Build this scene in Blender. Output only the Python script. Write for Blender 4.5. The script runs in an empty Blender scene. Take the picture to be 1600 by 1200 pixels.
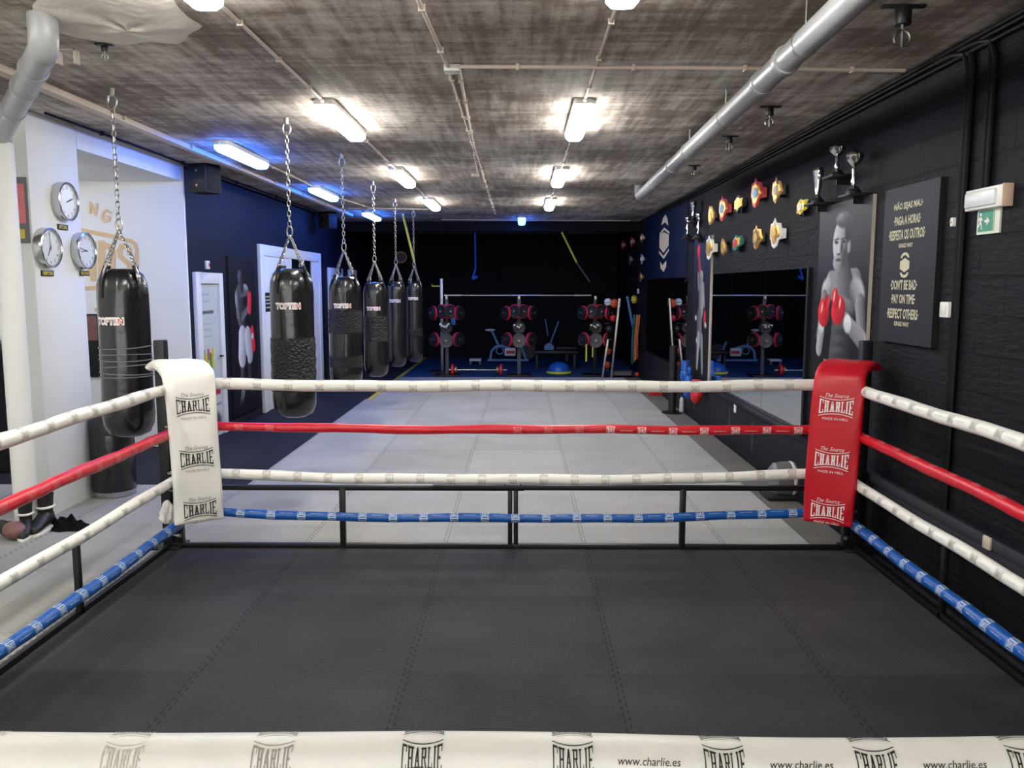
import bpy, bmesh, math, random
import numpy as np
from mathutils import Vector, Matrix
random.seed(7)
R = math.radians
scn = bpy.context.scene
C = scn.collection

# ------------------------------------------------------------------ camera
F = 1290.0; TH = R(6.76); YAW = R(0.667); H = 1.84
cd = bpy.data.cameras.new('camera'); cam = bpy.data.objects.new('camera', cd); C.objects.link(cam)
cd.sensor_width = 36; cd.lens = F / 1600 * 36; cd.clip_start = .02; cd.clip_end = 100
cam.location = (0, 0, H); cam.rotation_euler = (R(90) - TH, 0, YAW)
scn.camera = cam
# ------------------------------------------------------------------ world, exposure
w = bpy.data.worlds.new('world'); scn.world = w; w.use_nodes = True
w.node_tree.nodes['Background'].inputs[0].default_value = (1, .98, .95, 1)
w.node_tree.nodes['Background'].inputs[1].default_value = .8
vs = scn.view_settings
vs.view_transform = 'Standard'; vs.look = 'None'; vs.gamma = 1; vs.use_curve_mapping = False
vs.exposure = 0.80
LW = 34.0      # strength of the white battens
LB = 34.0      # strength of the blue battens
# added area light and unseen window behind the camera, to lift the left side
ld = bpy.data.lights.new('added_daylight', 'AREA'); ld.shape = 'RECTANGLE'; ld.size = 7.0; ld.size_y = 2.2; ld.energy = 60; ld.color = (1.0, .98, .95)
lo = bpy.data.objects.new('added_daylight', ld); C.objects.link(lo); lo.location = (-1.9, -3.75, 1.65); lo.rotation_euler = (R(90), 0, 0)

ROT = Matrix.Rotation(YAW, 3, 'Z') @ Matrix.Rotation(R(90) - TH, 3, 'X')
def P(px, py, X=None, Y=None, Z=None):
    """where the sight line through a pixel of the photo meets a plane of the room"""
    d = ROT @ Vector(((px - 800) / F, (600 - py) / F, -1))
    o = Vector((0, 0, H))
    t = X / d.x if X is not None else Y / d.y if Y is not None else (Z - H) / d.z
    return o + d * t

# ------------------------------------------------------------------ materials
def S(r, g, b):
    f = lambda c: (c / 255 / 12.92) if c <= 10.3 else ((c / 255 + .055) / 1.055) ** 2.4
    return (f(r), f(g), f(b), 1)
def new_mat(n):
    m = bpy.data.materials.new(n); m.use_nodes = True
    return m, m.node_tree.nodes, m.node_tree.links, m.node_tree.nodes['Principled BSDF']
def mat(n, col, rough=.6, metal=0, var=.12, scale=20, bump=.0, bscale=60, stretch=(1, 1, 1), emit=None, es=0, coat=0, dist=.004):
    m, N, L, b = new_mat(n)
    b.inputs['Roughness'].default_value = rough; b.inputs['Metallic'].default_value = metal
    if coat: b.inputs['Coat Weight'].default_value = coat; b.inputs['Coat Roughness'].default_value = .15
    tc = N.new('ShaderNodeTexCoord'); mp = N.new('ShaderNodeMapping'); mp.inputs['Scale'].default_value = stretch
    L.new(tc.outputs['Object'], mp.inputs[0])
    nz = N.new('ShaderNodeTexNoise'); nz.inputs['Scale'].default_value = scale; nz.inputs['Detail'].default_value = 5
    L.new(mp.outputs[0], nz.inputs[0])
    mx = N.new('ShaderNodeMix'); mx.data_type = 'RGBA'
    mx.inputs[6].default_value = tuple(c * (1 - var) for c in col[:3]) + (1,)
    mx.inputs[7].default_value = tuple(min(1, c * (1 + var)) for c in col[:3]) + (1,)
    L.new(nz.outputs[0], mx.inputs[0]); L.new(mx.outputs[2], b.inputs['Base Color'])
    if bump:
        n2 = N.new('ShaderNodeTexNoise'); n2.inputs['Scale'].default_value = bscale; n2.inputs['Detail'].default_value = 4
        L.new(mp.outputs[0], n2.inputs[0])
        bp = N.new('ShaderNodeBump'); bp.inputs['Strength'].default_value = bump; bp.inputs['Distance'].default_value = dist
        L.new(n2.outputs[0], bp.inputs['Height']); L.new(bp.outputs[0], b.inputs['Normal'])
    if emit:
        b.inputs['Emission Color'].default_value = emit; b.inputs['Emission Strength'].default_value = es
    return m

def math_n(N, L, op, a, b=None, c=None):
    n = N.new('ShaderNodeMath'); n.operation = op
    for i, x in enumerate((a, b, c)):
        if x is None: continue
        if isinstance(x, (int, float)): n.inputs[i].default_value = x
        else: L.new(x, n.inputs[i])
    return n.outputs[0]

def mat_tiles(n, c1, c2, ox, oy, seam=.35, rough=.75, weave=.35, size=1.0, bd=.004):
    """foam puzzle mats: square tiles, interlocking toothed seams, diamond embossing"""
    m, N, L, b = new_mat(n); b.inputs['Roughness'].default_value = rough
    tc = N.new('ShaderNodeTexCoord'); sp = N.new('ShaderNodeSeparateXYZ'); L.new(tc.outputs['Object'], sp.inputs[0])
    def M(op, *a): return math_n(N, L, op, *a)
    def seamline(u, v, off):
        tooth = M('MULTIPLY', M('SIGN', M('SINE', M('MULTIPLY', v, 2 * math.pi / .06))), .012)
        uu = M('ADD', M('SUBTRACT', u, off), tooth)
        fr = M('ABSOLUTE', M('SUBTRACT', M('FRACT', M('ADD', M('DIVIDE', uu, size), .5)), .5))
        return M('LESS_THAN', fr, .0045 / size)
    sx = seamline(sp.outputs[0], sp.outputs[1], ox); sy = seamline(sp.outputs[1], sp.outputs[0], oy)
    sm = M('MAXIMUM', sx, M('MULTIPLY', sy, .4))
    # tone of each tile
    fx = M('FLOOR', M('DIVIDE', M('SUBTRACT', sp.outputs[0], ox), size)); fy = M('FLOOR', M('DIVIDE', M('SUBTRACT', sp.outputs[1], oy), size))
    cb = N.new('ShaderNodeCombineXYZ'); L.new(fx, cb.inputs[0]); L.new(fy, cb.inputs[1])
    wn = N.new('ShaderNodeTexWhiteNoise'); L.new(cb.outputs[0], wn.inputs[0])
    nz = N.new('ShaderNodeTexNoise'); nz.inputs['Scale'].default_value = 1.6; nz.inputs['Detail'].default_value = 7; nz.inputs['Roughness'].default_value = .65
    L.new(tc.outputs['Object'], nz.inputs[0])
    n2 = N.new('ShaderNodeTexNoise'); n2.inputs['Scale'].default_value = 45; n2.inputs['Detail'].default_value = 4; L.new(tc.outputs['Object'], n2.inputs[0])
    f = M('ADD', M('MULTIPLY', wn.outputs[0], .25), M('ADD', M('MULTIPLY', nz.outputs[0], .75), M('MULTIPLY', n2.outputs[0], .4)))
    f = M('SUBTRACT', M('MULTIPLY', f, 1.5), .55)
    mx = N.new('ShaderNodeMix'); mx.data_type = 'RGBA'; mx.inputs[6].default_value = c1; mx.inputs[7].default_value = c2; L.new(f, mx.inputs[0])
    m2 = N.new('ShaderNodeMix'); m2.data_type = 'RGBA'; m2.inputs[7].default_value = tuple(c * seam for c in c1[:3]) + (1,)
    L.new(mx.outputs[2], m2.inputs[6]); L.new(M('MULTIPLY', sm, .9), m2.inputs[0]); L.new(m2.outputs[2], b.inputs['Base Color'])
    a = M('MULTIPLY', M('ADD', sp.outputs[0], sp.outputs[1]), 2 * math.pi / .045)
    d = M('MULTIPLY', M('SUBTRACT', sp.outputs[0], sp.outputs[1]), 2 * math.pi / .045)
    hgt = M('MULTIPLY', M('SINE', a), M('SINE', d))
    hgt = M('SUBTRACT', M('ADD', M('MULTIPLY', M('MULTIPLY', hgt, nz.outputs[0]), .8), M('MULTIPLY', n2.outputs[0], .8)), M('MULTIPLY', sm, 2))
    bp = N.new('ShaderNodeBump'); bp.inputs['Strength'].default_value = weave; bp.inputs['Distance'].default_value = bd
    L.new(hgt, bp.inputs['Height']); L.new(bp.outputs[0], b.inputs['Normal'])
    return m

def mat_block(n, c1, c2):
    """painted concrete blocks on a wall in the YZ plane"""
    m, N, L, b = new_mat(n); b.inputs['Roughness'].default_value = .62
    tc = N.new('ShaderNodeTexCoord'); sp = N.new('ShaderNodeSeparateXYZ'); L.new(tc.outputs['Object'], sp.inputs[0])
    cb = N.new('ShaderNodeCombineXYZ'); L.new(sp.outputs[1], cb.inputs[0]); L.new(sp.outputs[2], cb.inputs[1])
    br = N.new('ShaderNodeTexBrick'); br.inputs['Scale'].default_value = 1; br.inputs['Brick Width'].default_value = .5
    br.inputs['Row Height'].default_value = .21; br.inputs['Mortar Size'].default_value = .008; br.inputs['Mortar Smooth'].default_value = .3
    br.inputs['Color1'].default_value = c1; br.inputs['Color2'].default_value = c2; br.inputs['Mortar'].default_value = tuple(c * .6 for c in c1[:3]) + (1,)
    L.new(cb.outputs[0], br.inputs[0])
    L.new(br.outputs[0], b.inputs['Base Color'])
    nz = N.new('ShaderNodeTexNoise'); nz.inputs['Scale'].default_value = 9; nz.inputs['Detail'].default_value = 9
    mp = N.new('ShaderNodeMapping'); mp.inputs['Scale'].default_value = (1, 1, 4); L.new(tc.outputs['Object'], mp.inputs[0]); L.new(mp.outputs[0], nz.inputs[0])
    h = math_n(N, L, 'SUBTRACT', math_n(N, L, 'MULTIPLY', nz.outputs[0], .9), br.outputs['Fac'])
    bp = N.new('ShaderNodeBump'); bp.inputs['Strength'].default_value = .8; bp.inputs['Distance'].default_value = .012
    L.new(h, bp.inputs['Height']); L.new(bp.outputs[0], b.inputs['Normal'])
    return m

def mat_ceiling():
    m, N, L, b = new_mat('board_marked_concrete'); b.inputs['Roughness'].default_value = .8
    def M(op, *a): return math_n(N, L, op, *a)
    tc = N.new('ShaderNodeTexCoord')
    def noise(sc, st, det=6, ro=.6):
        mp = N.new('ShaderNodeMapping'); mp.inputs['Scale'].default_value = st; L.new(tc.outputs['Object'], mp.inputs[0])
        nz = N.new('ShaderNodeTexNoise'); nz.inputs['Scale'].default_value = sc; nz.inputs['Detail'].default_value = det; nz.inputs['Roughness'].default_value = ro
        L.new(mp.outputs[0], nz.inputs[0]); return nz.outputs[0]
    a = noise(4, (4, .35, 1)); c = noise(4, (.35, 3.5, 1)); e = noise(.8, (1, 1, 1), 8, .7); g = noise(30, (1, 1, 1))
    f = M('ADD', -.2, M('ADD', M('ADD', M('MULTIPLY', a, .5), M('MULTIPLY', c, .35)), M('ADD', M('MULTIPLY', e, .95), M('MULTIPLY', g, .2))))
    cr = N.new('ShaderNodeValToRGB'); L.new(f, cr.inputs[0])
    el = cr.color_ramp.elements
    el[0].position = .50; el[0].color = S(84, 73, 66)
    el[1].position = 1.0; el[1].color = S(224, 216, 206)
    x = el.new(.74); x.color = S(138, 125, 114)
    # shuttering joints across the slab
    sp = N.new('ShaderNodeSeparateXYZ'); L.new(tc.outputs['Object'], sp.inputs[0])
    jy = M('LESS_THAN', M('ABSOLUTE', M('SUBTRACT', M('FRACT', M('DIVIDE', M('ADD', sp.outputs[1], .4), 1.2)), .5)), .004)
    jx = M('LESS_THAN', M('ABSOLUTE', M('SUBTRACT', M('FRACT', M('DIVIDE', M('ADD', sp.outputs[0], .3), 2.4)), .5)), .002)
    j = M('MAXIMUM', jx, jy)
    m1 = N.new('ShaderNodeMix'); m1.data_type = 'RGBA'; L.new(M('MULTIPLY', j, .22), m1.inputs[0]); L.new(cr.outputs[0], m1.inputs[6]); m1.inputs[7].default_value = S(60, 52, 48)
    L.new(m1.outputs[2], b.inputs['Base Color'])
    bp = N.new('ShaderNodeBump'); bp.inputs['Strength'].default_value = .5; bp.inputs['Distance'].default_value = .012
    L.new(M('SUBTRACT', f, M('MULTIPLY', j, .25)), bp.inputs['Height']); L.new(bp.outputs[0], b.inputs['Normal'])
    return m

def mat_attr(n, rough=.5):
    m, N, L, b = new_mat(n); b.inputs['Roughness'].default_value = rough; b.inputs['Specular IOR Level'].default_value = .2
    a = N.new('ShaderNodeAttribute'); a.attribute_name = 'Col'; L.new(a.outputs['Color'], b.inputs['Base Color'])
    return m

M_ = dict(
    ceiling=mat_ceiling(),
    plaster=mat('rough_plaster', S(226, 219, 207), .85, var=.2, scale=6, bump=.8, bscale=9, dist=.02),
    white_wall=mat('white_painted_wall', S(228, 230, 227), .7, var=.03, scale=3, bump=.15, bscale=90),
    dark_wall=mat('dark_blue_grey_wall', S(17, 20, 35), .6, var=.08, scale=4, bump=.2, bscale=60),
    black_wall=mat('black_painted_wall', S(20, 20, 22), .7, var=.1, scale=4),
    block=mat_block('black_painted_block', S(24, 24, 28), S(19, 19, 22)),
    ledge=mat('dark_grey_ledge', S(52, 52, 58), .45, var=.1, scale=12),
    plinth=mat('black_plinth', S(28, 27, 31), .55, var=.1, scale=30, bump=.2),
    ring_mat=mat_tiles('black_foam_mat', S(22, 21, 24), S(62, 60, 63), .452, 3.755, seam=.1, weave=.35),
    grey_mat=mat_tiles('grey_foam_mat', S(140, 140, 137), S(172, 171, 167), .452, 6.18, seam=.45, weave=.2),
    strip=mat_tiles('dark_grey_rubber_strip', S(92, 90, 86), S(112, 109, 104), .07, 6.5, seam=.7, weave=.2),
    dark_floor=mat_tiles('dark_rubber_floor', S(28, 29, 37), S(42, 43, 51), .1, .3, seam=.6, weave=.3),
    turf=mat('blue_turf', S(34, 66, 100), .9, var=.3, scale=120, bump=.6, bscale=300),
    yellow_tape=mat('yellow_tape', S(190, 170, 60), .6),
    black_metal=mat('black_painted_steel', S(24, 24, 26), .4, metal=.2, var=.1, bump=.05),
    chrome=mat('chrome', S(200, 200, 200), .22, metal=1, var=.03),
    steel=mat('galvanised_steel', S(170, 168, 162), .38, metal=1, var=.12),
    pvc=mat('grey_pvc', S(150, 150, 150), .32, var=.04, scale=4),
    pvc_white=mat('white_painted_pipe', S(226, 227, 224), .5, var=.03, scale=5),
    conduit=mat('cream_plastic_conduit', S(196, 182, 166), .5, var=.08, scale=9),
    black_conduit=mat('black_conduit', S(22, 22, 24), .45, var=.1),
    rope_white=mat('white_rope_sleeve', S(230, 228, 219), .45, var=.06, scale=14, bump=.5, bscale=22, dist=.006, stretch=(1, 1, 1)),
    rope_red=mat('red_rope_sleeve', S(196, 22, 38), .35, var=.2, scale=10, bump=.6, bscale=22, dist=.006),
    rope_blue=mat('blue_rope_sleeve', S(16, 82, 160), .35, var=.2, scale=10, bump=.6, bscale=22, dist=.006),
    pad_white=mat('white_vinyl', S(245, 242, 234), .4, var=.03, scale=6, bump=.2, bscale=14, dist=.006),
    pad_red=mat('red_vinyl', S(190, 14, 34), .42, var=.05, scale=6, bump=.2, bscale=14, dist=.006),
    ink_black=mat('black_print', S(30, 28, 28), .5), ink_grey=mat('worn_grey_print', S(150, 145, 134), .5, var=.2),
    ink_faint=mat('faint_grey_print', S(192, 188, 178), .5, var=.1), ink_white=mat('white_print', S(236, 224, 222), .5),
    ink_pink=mat('worn_pink_print', S(222, 120, 122), .5, var=.2), ink_pale=mat('pale_blue_white_print', S(190, 206, 220), .5, var=.1),
    leather=mat('black_vinyl_bag', S(17, 16, 18), .27, var=.15, scale=12, bump=.5, bscale=16, dist=.01, coat=.6),
    tape=mat('glossy_black_tape', S(20, 20, 22), .16, var=.2, scale=30, bump=1, bscale=55, dist=.03),
    tape_grey=mat('grey_tape_edge', S(120, 120, 120), .4),
    white_plastic=mat('white_plastic', S(226, 224, 218), .4, var=.02),
    door_white=mat('white_door_paint', S(222, 224, 224), .5, var=.03),
    door_pane=mat('pale_grey_pane', S(186, 192, 192), .3, var=.05),
    glass_dark=mat('dark_glass', S(20, 24, 32), .08, var=.1),
    mirror=mat('mirror', S(200, 204, 206), .015, metal=1, var=0),
    silver=mat('silver', S(220, 220, 214), .16, metal=1, var=.04),
    gold=mat('gold', S(206, 164, 84), .3, metal=.9, var=.15, scale=30, bump=.4, bscale=50),
    gold_dark=mat('bronze', S(140, 108, 72), .35, metal=.8, var=.2, scale=40, bump=.4, bscale=50),
    gold_paint=mat('gold_wall_paint', S(214, 184, 142), .5, var=.06),
    clock_face=mat('clock_face', S(214, 218, 216), .3, var=.02),
    yellow=mat('yellow_print', S(214, 196, 60), .5), teal=mat('teal_fabric', S(40, 120, 112), .6),
    red=mat('red_enamel', S(196, 34, 40), .4, var=.1), pink_red=mat('red_plate_rubber', S(190, 36, 62), .5, var=.1),
    orange=mat('orange_rubber', S(214, 84, 40), .5, var=.1), blue=mat('blue_rubber', S(24, 84, 170), .35, var=.1),
    pale_blue=mat('pale_blue_paint', S(110, 150, 190), .4, var=.1),
    lime=mat('lime_plastic', S(196, 206, 60), .5), black_rubber=mat('black_rubber', S(22, 22, 24), .5, var=.15),
    grey_rubber=mat('grey_cast_iron', S(84, 80, 82), .5, var=.3, scale=60),
    grey_fabric=mat('grey_vinyl', S(104, 102, 104), .4, var=.15, scale=12, bump=.3),
    cream=mat('cream_print', S(196, 192, 160), .55), banner_blue=mat('blue_banner', S(9, 19, 46), .6, var=.08),
    sign_face=mat('charcoal_sign', S(46, 45, 50), .5, var=.04), board_edge=mat('cream_board_edge', S(200, 190, 172), .6),
    green=mat('green_sign', S(20, 138, 96), .4, var=.03), sign_cream=mat('sign_white', S(214, 218, 196), .4, var=.02),
    peach=mat('batten_end_cap', S(222, 190, 168), .5), art=mat_attr('printed_poster'),
    lycra=mat('black_cloth', S(12, 12, 13), .9, var=.3, scale=40, bump=1, bscale=30, dist=.02),
    clear=mat('frosted_bottle', S(208, 216, 220), .2, var=.05),
    brown=mat('brown_leather', S(120, 84, 80), .5, var=.15, bump=.4),
    lamp_white=mat('lit_diffuser', S(245, 246, 240), .5, var=0, emit=(1, .985, .93, 1), es=LW),
    lamp_dim=mat('dim_diffuser', S(245, 246, 240), .5, var=0, emit=(1, .97, .92, 1), es=LW * .35),
    lamp_blue_dim=mat('lit_dim_blue_diffuser', S(120, 170, 245), .5, var=0, emit=(.034, .17, 1, 1), es=14),
    lamp_blue=mat('lit_blue_diffuser', S(120, 170, 245), .5, var=0, emit=(.07, .32, 1.0, 1), es=LB),
)
for n_ in ('block', 'dark_wall', 'black_wall', 'plinth', 'ring_mat', 'dark_floor', 'black_conduit', 'banner_blue', 'lycra', 'turf', 'grey_mat', 'strip', 'sign_face'):
    M_[n_].node_tree.nodes['Principled BSDF'].inputs['Specular IOR Level'].default_value = .15   # chalky matt paint and foam
M_['ring_mat'].node_tree.nodes['Principled BSDF'].inputs['Specular IOR Level'].default_value = .3
# blue tube: the tube itself burns out to white in the picture, its light is blue
M_['lamp_blue'].node_tree.nodes['Principled BSDF'].inputs['Emission Color'].default_value = (.034, .17, 1, 1)

# ------------------------------------------------------------------ mesh builder
def basis(z, up=Vector((0, 0, 1))):
    z = Vector(z).normalized(); x = up.cross(z)
    if x.length < 1e-4: x = Vector((1, 0, 0))
    x.normalize(); y = z.cross(x)
    return Matrix((x, y, z)).transposed()
class MB:
    def __init__(s): s.v = []; s.f = []; s.m = []
    def add(s, vs_, fs, mi=0, M=None):
        o = len(s.v)
        for p in vs_:
            p = Vector(p); s.v.append(M @ p if M is not None else p)
        for f in fs: s.f.append([i + o for i in f]); s.m.append(mi)
        return s
    def box(s, c, d, mi=0, M=None):
        x, y, z = (k / 2 for k in d); c = Vector(c)
        vv = [c + Vector((a * x, b * y, e * z)) for a in (-1, 1) for b in (-1, 1) for e in (-1, 1)]
        return s.add(vv, [(0, 1, 3, 2), (4, 6, 7, 5), (0, 4, 5, 1), (2, 3, 7, 6), (0, 2, 6, 4), (1, 5, 7, 3)], mi, M)
    def bb(s, a, b, mi=0, M=None):
        return s.box([(a[i] + b[i]) / 2 for i in range(3)], [abs(a[i] - b[i]) for i in range(3)], mi, M)
    def tube(s, pts, r, n=10, mi=0, closed=False, cap=True, M=None):
        pts = [Vector(p) for p in pts]; k = len(pts)
        rr = r if isinstance(r, (list, tuple)) else [r] * k
        vs_ = []; prev = None
        for i, p in enumerate(pts):
            if closed: t = pts[(i + 1) % k] - pts[i - 1]
            else: t = pts[min(i + 1, k - 1)] - pts[max(i - 1, 0)]
            t = t.normalized() if t.length > 1e-9 else Vector((0, 0, 1))
            if prev is None:
                a = Vector((0, 0, 1)) if abs(t.z) < .9 else Vector((1, 0, 0)); x = a.cross(t).normalized()
            else:
                x = prev - t * prev.dot(t)
                x = x.normalized() if x.length > 1e-6 else Vector((1, 0, 0))
            prev = x; y = t.cross(x)
            for j in range(n):
                a = 2 * math.pi * j / n; vs_.append(p + (x * math.cos(a) + y * math.sin(a)) * rr[i])
        fs = []
        for i in range(k if closed else k - 1):
            for j in range(n):
                a = i * n + j; b = i * n + (j + 1) % n; c = ((i + 1) % k) * n + (j + 1) % n; d = ((i + 1) % k) * n + j
                fs.append((a, b, c, d))
        if cap and not closed: fs.append(tuple(range(n))[::-1]); fs.append(tuple(range((k - 1) * n, k * n)))
        return s.add(vs_, fs, mi, M)
    def cyl(s, a, b, r, r2=None, n=16, mi=0, M=None): return s.tube([a, b], [r, r if r2 is None else r2], n, mi, M=M)
    def lathe(s, prof, n=24, mi=0, M=None, fn=None):
        vs_ = []
        for (r, z) in prof:
            for j in range(n):
                a = 2 * math.pi * j / n; rr = fn(r, z, a) if fn else r
                vs_.append((rr * math.cos(a), rr * math.sin(a), z))
        fs = []
        for i in range(len(prof) - 1):
            for j in range(n): fs.append((i * n + j, i * n + (j + 1) % n, (i + 1) * n + (j + 1) % n, (i + 1) * n + j))
        fs.append(tuple(range(n))[::-1]); fs.append(tuple(range((len(prof) - 1) * n, len(prof) * n)))
        return s.add(vs_, fs, mi, M)
    def ell(s, c, r, n=16, m=10, mi=0, M=None, fn=None):
        T = Matrix.Translation(Vector(c)) @ Matrix.Diagonal((r[0], r[1], r[2], 1))
        if M is not None: T = M @ T
        prof = [(max(.0005, math.sin(math.pi * i / m)), -math.cos(math.pi * i / m)) for i in range(m + 1)]
        return s.lathe(prof, n, mi, T, fn)
    def prism(s, poly, t, mi=0, M=None):
        k = len(poly)
        vs_ = [(x, y, 0) for x, y in poly] + [(x, y, t) for x, y in poly]
        fs = [tuple(range(k))[::-1], tuple(range(k, 2 * k))] + [(i, (i + 1) % k, k + (i + 1) % k, k + i) for i in range(k)]
        return s.add(vs_, fs, mi, M)
    def grid(s, quad, fn, nu=1, nv=1, mi=0):
        """2d quad (4 corners) split nu x nv and mapped on a surface by fn(u,v)"""
        a, b, c, d = [Vector(q) for q in quad]; vs_ = []
        for j in range(nv + 1):
            for i in range(nu + 1):
                u = i / nu; v = j / nv
                p = a * (1 - u) * (1 - v) + b * u * (1 - v) + c * u * v + d * (1 - u) * v
                vs_.append(fn(p.x, p.y))
        w_ = nu + 1
        return s.add(vs_, [(j * w_ + i, j * w_ + i + 1, (j + 1) * w_ + i + 1, (j + 1) * w_ + i) for j in range(nv) for i in range(nu)], mi)
    def build(s, name, mats, parent=None, loc=(0, 0, 0), rotz=0, bevel=0, sharp=38, seg=2, smooth=True):
        me = bpy.data.meshes.new(name); me.from_pydata([tuple(v) for v in s.v], [], s.f)
        mats = mats if isinstance(mats, (list, tuple)) else [mats]
        for m in mats: me.materials.append(M_[m])
        me.polygons.foreach_set('material_index', s.m); me.update()
        if bevel:
            bm = bmesh.new(); bm.from_mesh(me)
            bmesh.ops.remove_doubles(bm, verts=bm.verts, dist=1e-5)
            ed = [e for e in bm.edges if len(e.link_faces) == 2 and e.calc_face_angle(0) > R(35)]
            bmesh.ops.bevel(bm, geom=ed, offset=bevel, segments=seg, affect='EDGES', profile=.5, clamp_overlap=True)
            bm.to_mesh(me); bm.free()
        if smooth:
            me.polygons.foreach_set('use_smooth', [True] * len(me.polygons)); me.set_sharp_from_angle(angle=R(sharp))
        o = bpy.data.objects.new(name, me); C.objects.link(o); o.location = loc; o.rotation_euler = (0, 0, rotz)
        if parent: o.parent = parent
        return o

def tag(o, label=None, cat=None, group=None, kind=None):
    for k, v in (('label', label), ('category', cat), ('group', group), ('kind', kind)):
        if v: o[k] = v
    return o
def thing(name, label, cat, loc=(0, 0, 0), rotz=0, group=None):
    o = bpy.data.objects.new(name, None); C.objects.link(o); o.location = loc; o.rotation_euler = (0, 0, rotz); o.empty_display_size = .1
    return tag(o, label, cat, group)
KIDS = {}
def copy_tree(o, parent=None):
    c = o.copy(); C.objects.link(c)
    if parent: c.parent = parent
    for ch in [x for x in C.objects if x.parent == o]: copy_tree(ch, c)
    return c
def struct(name, mb, m, **k): return tag(mb.build(name, m, **k), kind='structure')

# text ---------------------------------------------------------------
_tc = {}
def text2d(s, bold=0.0, res=2):
    key = (s, bold, res)
    if key not in _tc:
        cu = bpy.data.curves.new('t', 'FONT'); cu.body = s; cu.resolution_u = res; cu.offset = bold
        cu.align_x = 'CENTER'; cu.align_y = 'CENTER'
        ob = bpy.data.objects.new('t', cu); me = bpy.data.meshes.new_from_object(ob)
        v = [(p.co.x, p.co.y) for p in me.vertices]; f = [tuple(p.vertices) for p in me.polygons]
        bpy.data.objects.remove(ob); bpy.data.meshes.remove(me); bpy.data.curves.remove(cu)
        xs = [a for a, b in v]; ys = [b for a, b in v]
        cx = (min(xs) + max(xs)) / 2; cy = (min(ys) + max(ys)) / 2
        v = [(a - cx, b - cy) for a, b in v]
        _tc[key] = (v, f, max(xs) - min(xs), max(ys) - min(ys))
    return _tc[key]
def put_text(mb, s, fn, c, width=None, height=None, mi=0, bold=0.0, shear=0, res=2):
    v, f, w_, h_ = text2d(s, bold, res)
    sx = (width / w_) if width else None; sy = (height / h_) if height else None
    if sx is None: sx = sy
    if sy is None: sy = sx
    vv = [fn(c[0] + a * sx + shear * b * sy, c[1] + b * sy) for a, b in v]
    nf = []
    for q in f:   # make faces look along the surface normal
        nf.append(q)
    mb.add(vv, nf, mi)

# the CHARLIE emblem: slab letters pinched in the middle, between two arcs
def bar(x0, y0, x1, y1): return [(x0, y0), (x1, y0), (x1, y1), (x0, y1)]
def letters(t):
    s = .09; k = t
    Lx = {}
    Lx['C'] = [bar(.05, 0, .05 + k, 1), bar(.05 + k, 0, .95, s), bar(.05 + k, 1 - s, .95, 1), bar(.95 - k * .6, s, .95, .28), bar(.95 - k * .6, .72, .95, 1 - s)]
    Lx['H'] = [bar(.14, 0, .14 + k, 1), bar(.86 - k, 0, .86, 1), bar(.14 + k, .45, .86 - k, .45 + s), bar(0, 0, .14, s), bar(.14 + k, 0, .28 + k, s), bar(0, 1 - s, .14, 1), bar(.14 + k, 1 - s, .28 + k, 1),
               bar(.72 - k, 0, .86 - k, s), bar(.86, 0, 1, s), bar(.72 - k, 1 - s, .86 - k, 1), bar(.86, 1 - s, 1, 1)]
    Lx['A'] = [[(.1, 0), (.1 + k, 0), (.5 + k * .5, 1), (.5 - k * .5, 1)], [(.9 - k, 0), (.9, 0), (.5 + k * .5, 1), (.5 - k * .5, 1)], bar(.28, .3, .72, .3 + s), bar(-.02, 0, .1, s), bar(.1 + k, 0, .3 + k, s), bar(.7 - k, 0, .9 - k, s), bar(.9, 0, 1.02, s)]
    Lx['R'] = [bar(.12, 0, .12 + k, 1), bar(.12 + k, 1 - s, .85, 1), bar(.12 + k, .48, .85, .48 + s), bar(.85 - k, .48 + s, .85, 1 - s), [(.6 - k * .5, .48), (.6 + k * .5, .48), (.95, 0), (.95 - k, 0)], bar(0, 0, .12, s), bar(.12 + k, 0, .26 + k, s), bar(0, 1 - s, .12, 1)]
    Lx['L'] = [bar(.12, 0, .12 + k, 1), bar(.12 + k, 0, .95, s), bar(.95 - k * .6, s, .95, .3), bar(0, 0, .12, s), bar(0, 1 - s, .12, 1), bar(.12 + k, 1 - s, .26 + k, 1)]
    Lx['I'] = [bar(.5 - k, 0, .5 + k, 1), bar(.1, 0, .5 - k, s), bar(.5 + k, 0, .9, s), bar(.1, 1 - s, .5 - k, 1), bar(.5 + k, 1 - s, .9, 1)]
    Lx['E'] = [bar(.12, 0, .12 + k, 1), bar(.12 + k, 0, .95, s), bar(.12 + k, 1 - s, .95, 1), bar(.12 + k, .46, .7, .46 + s), bar(.95 - k * .6, s, .95, .28), bar(.95 - k * .6, .72, .95, 1 - s), bar(0, 0, .12, s), bar(0, 1 - s, .12, 1)]
    return Lx
def logo_quads(t=.22):
    Lx = letters(t); out = []; x = 0
    W_ = dict(C=.14, H=.165, A=.165, R=.16, L=.135, I=.085, E=.145); gap = .0008
    tot = sum(W_[c] for c in 'CHARLIE')
    for c in 'CHARLIE':
        wd = W_[c] / tot
        for q in Lx[c]: out.append([(x + .006 + a * (wd - .012), b) for a, b in q])
        x += wd
    return out
LQ = logo_quads(.22); LQB = logo_quads(.30)
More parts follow.
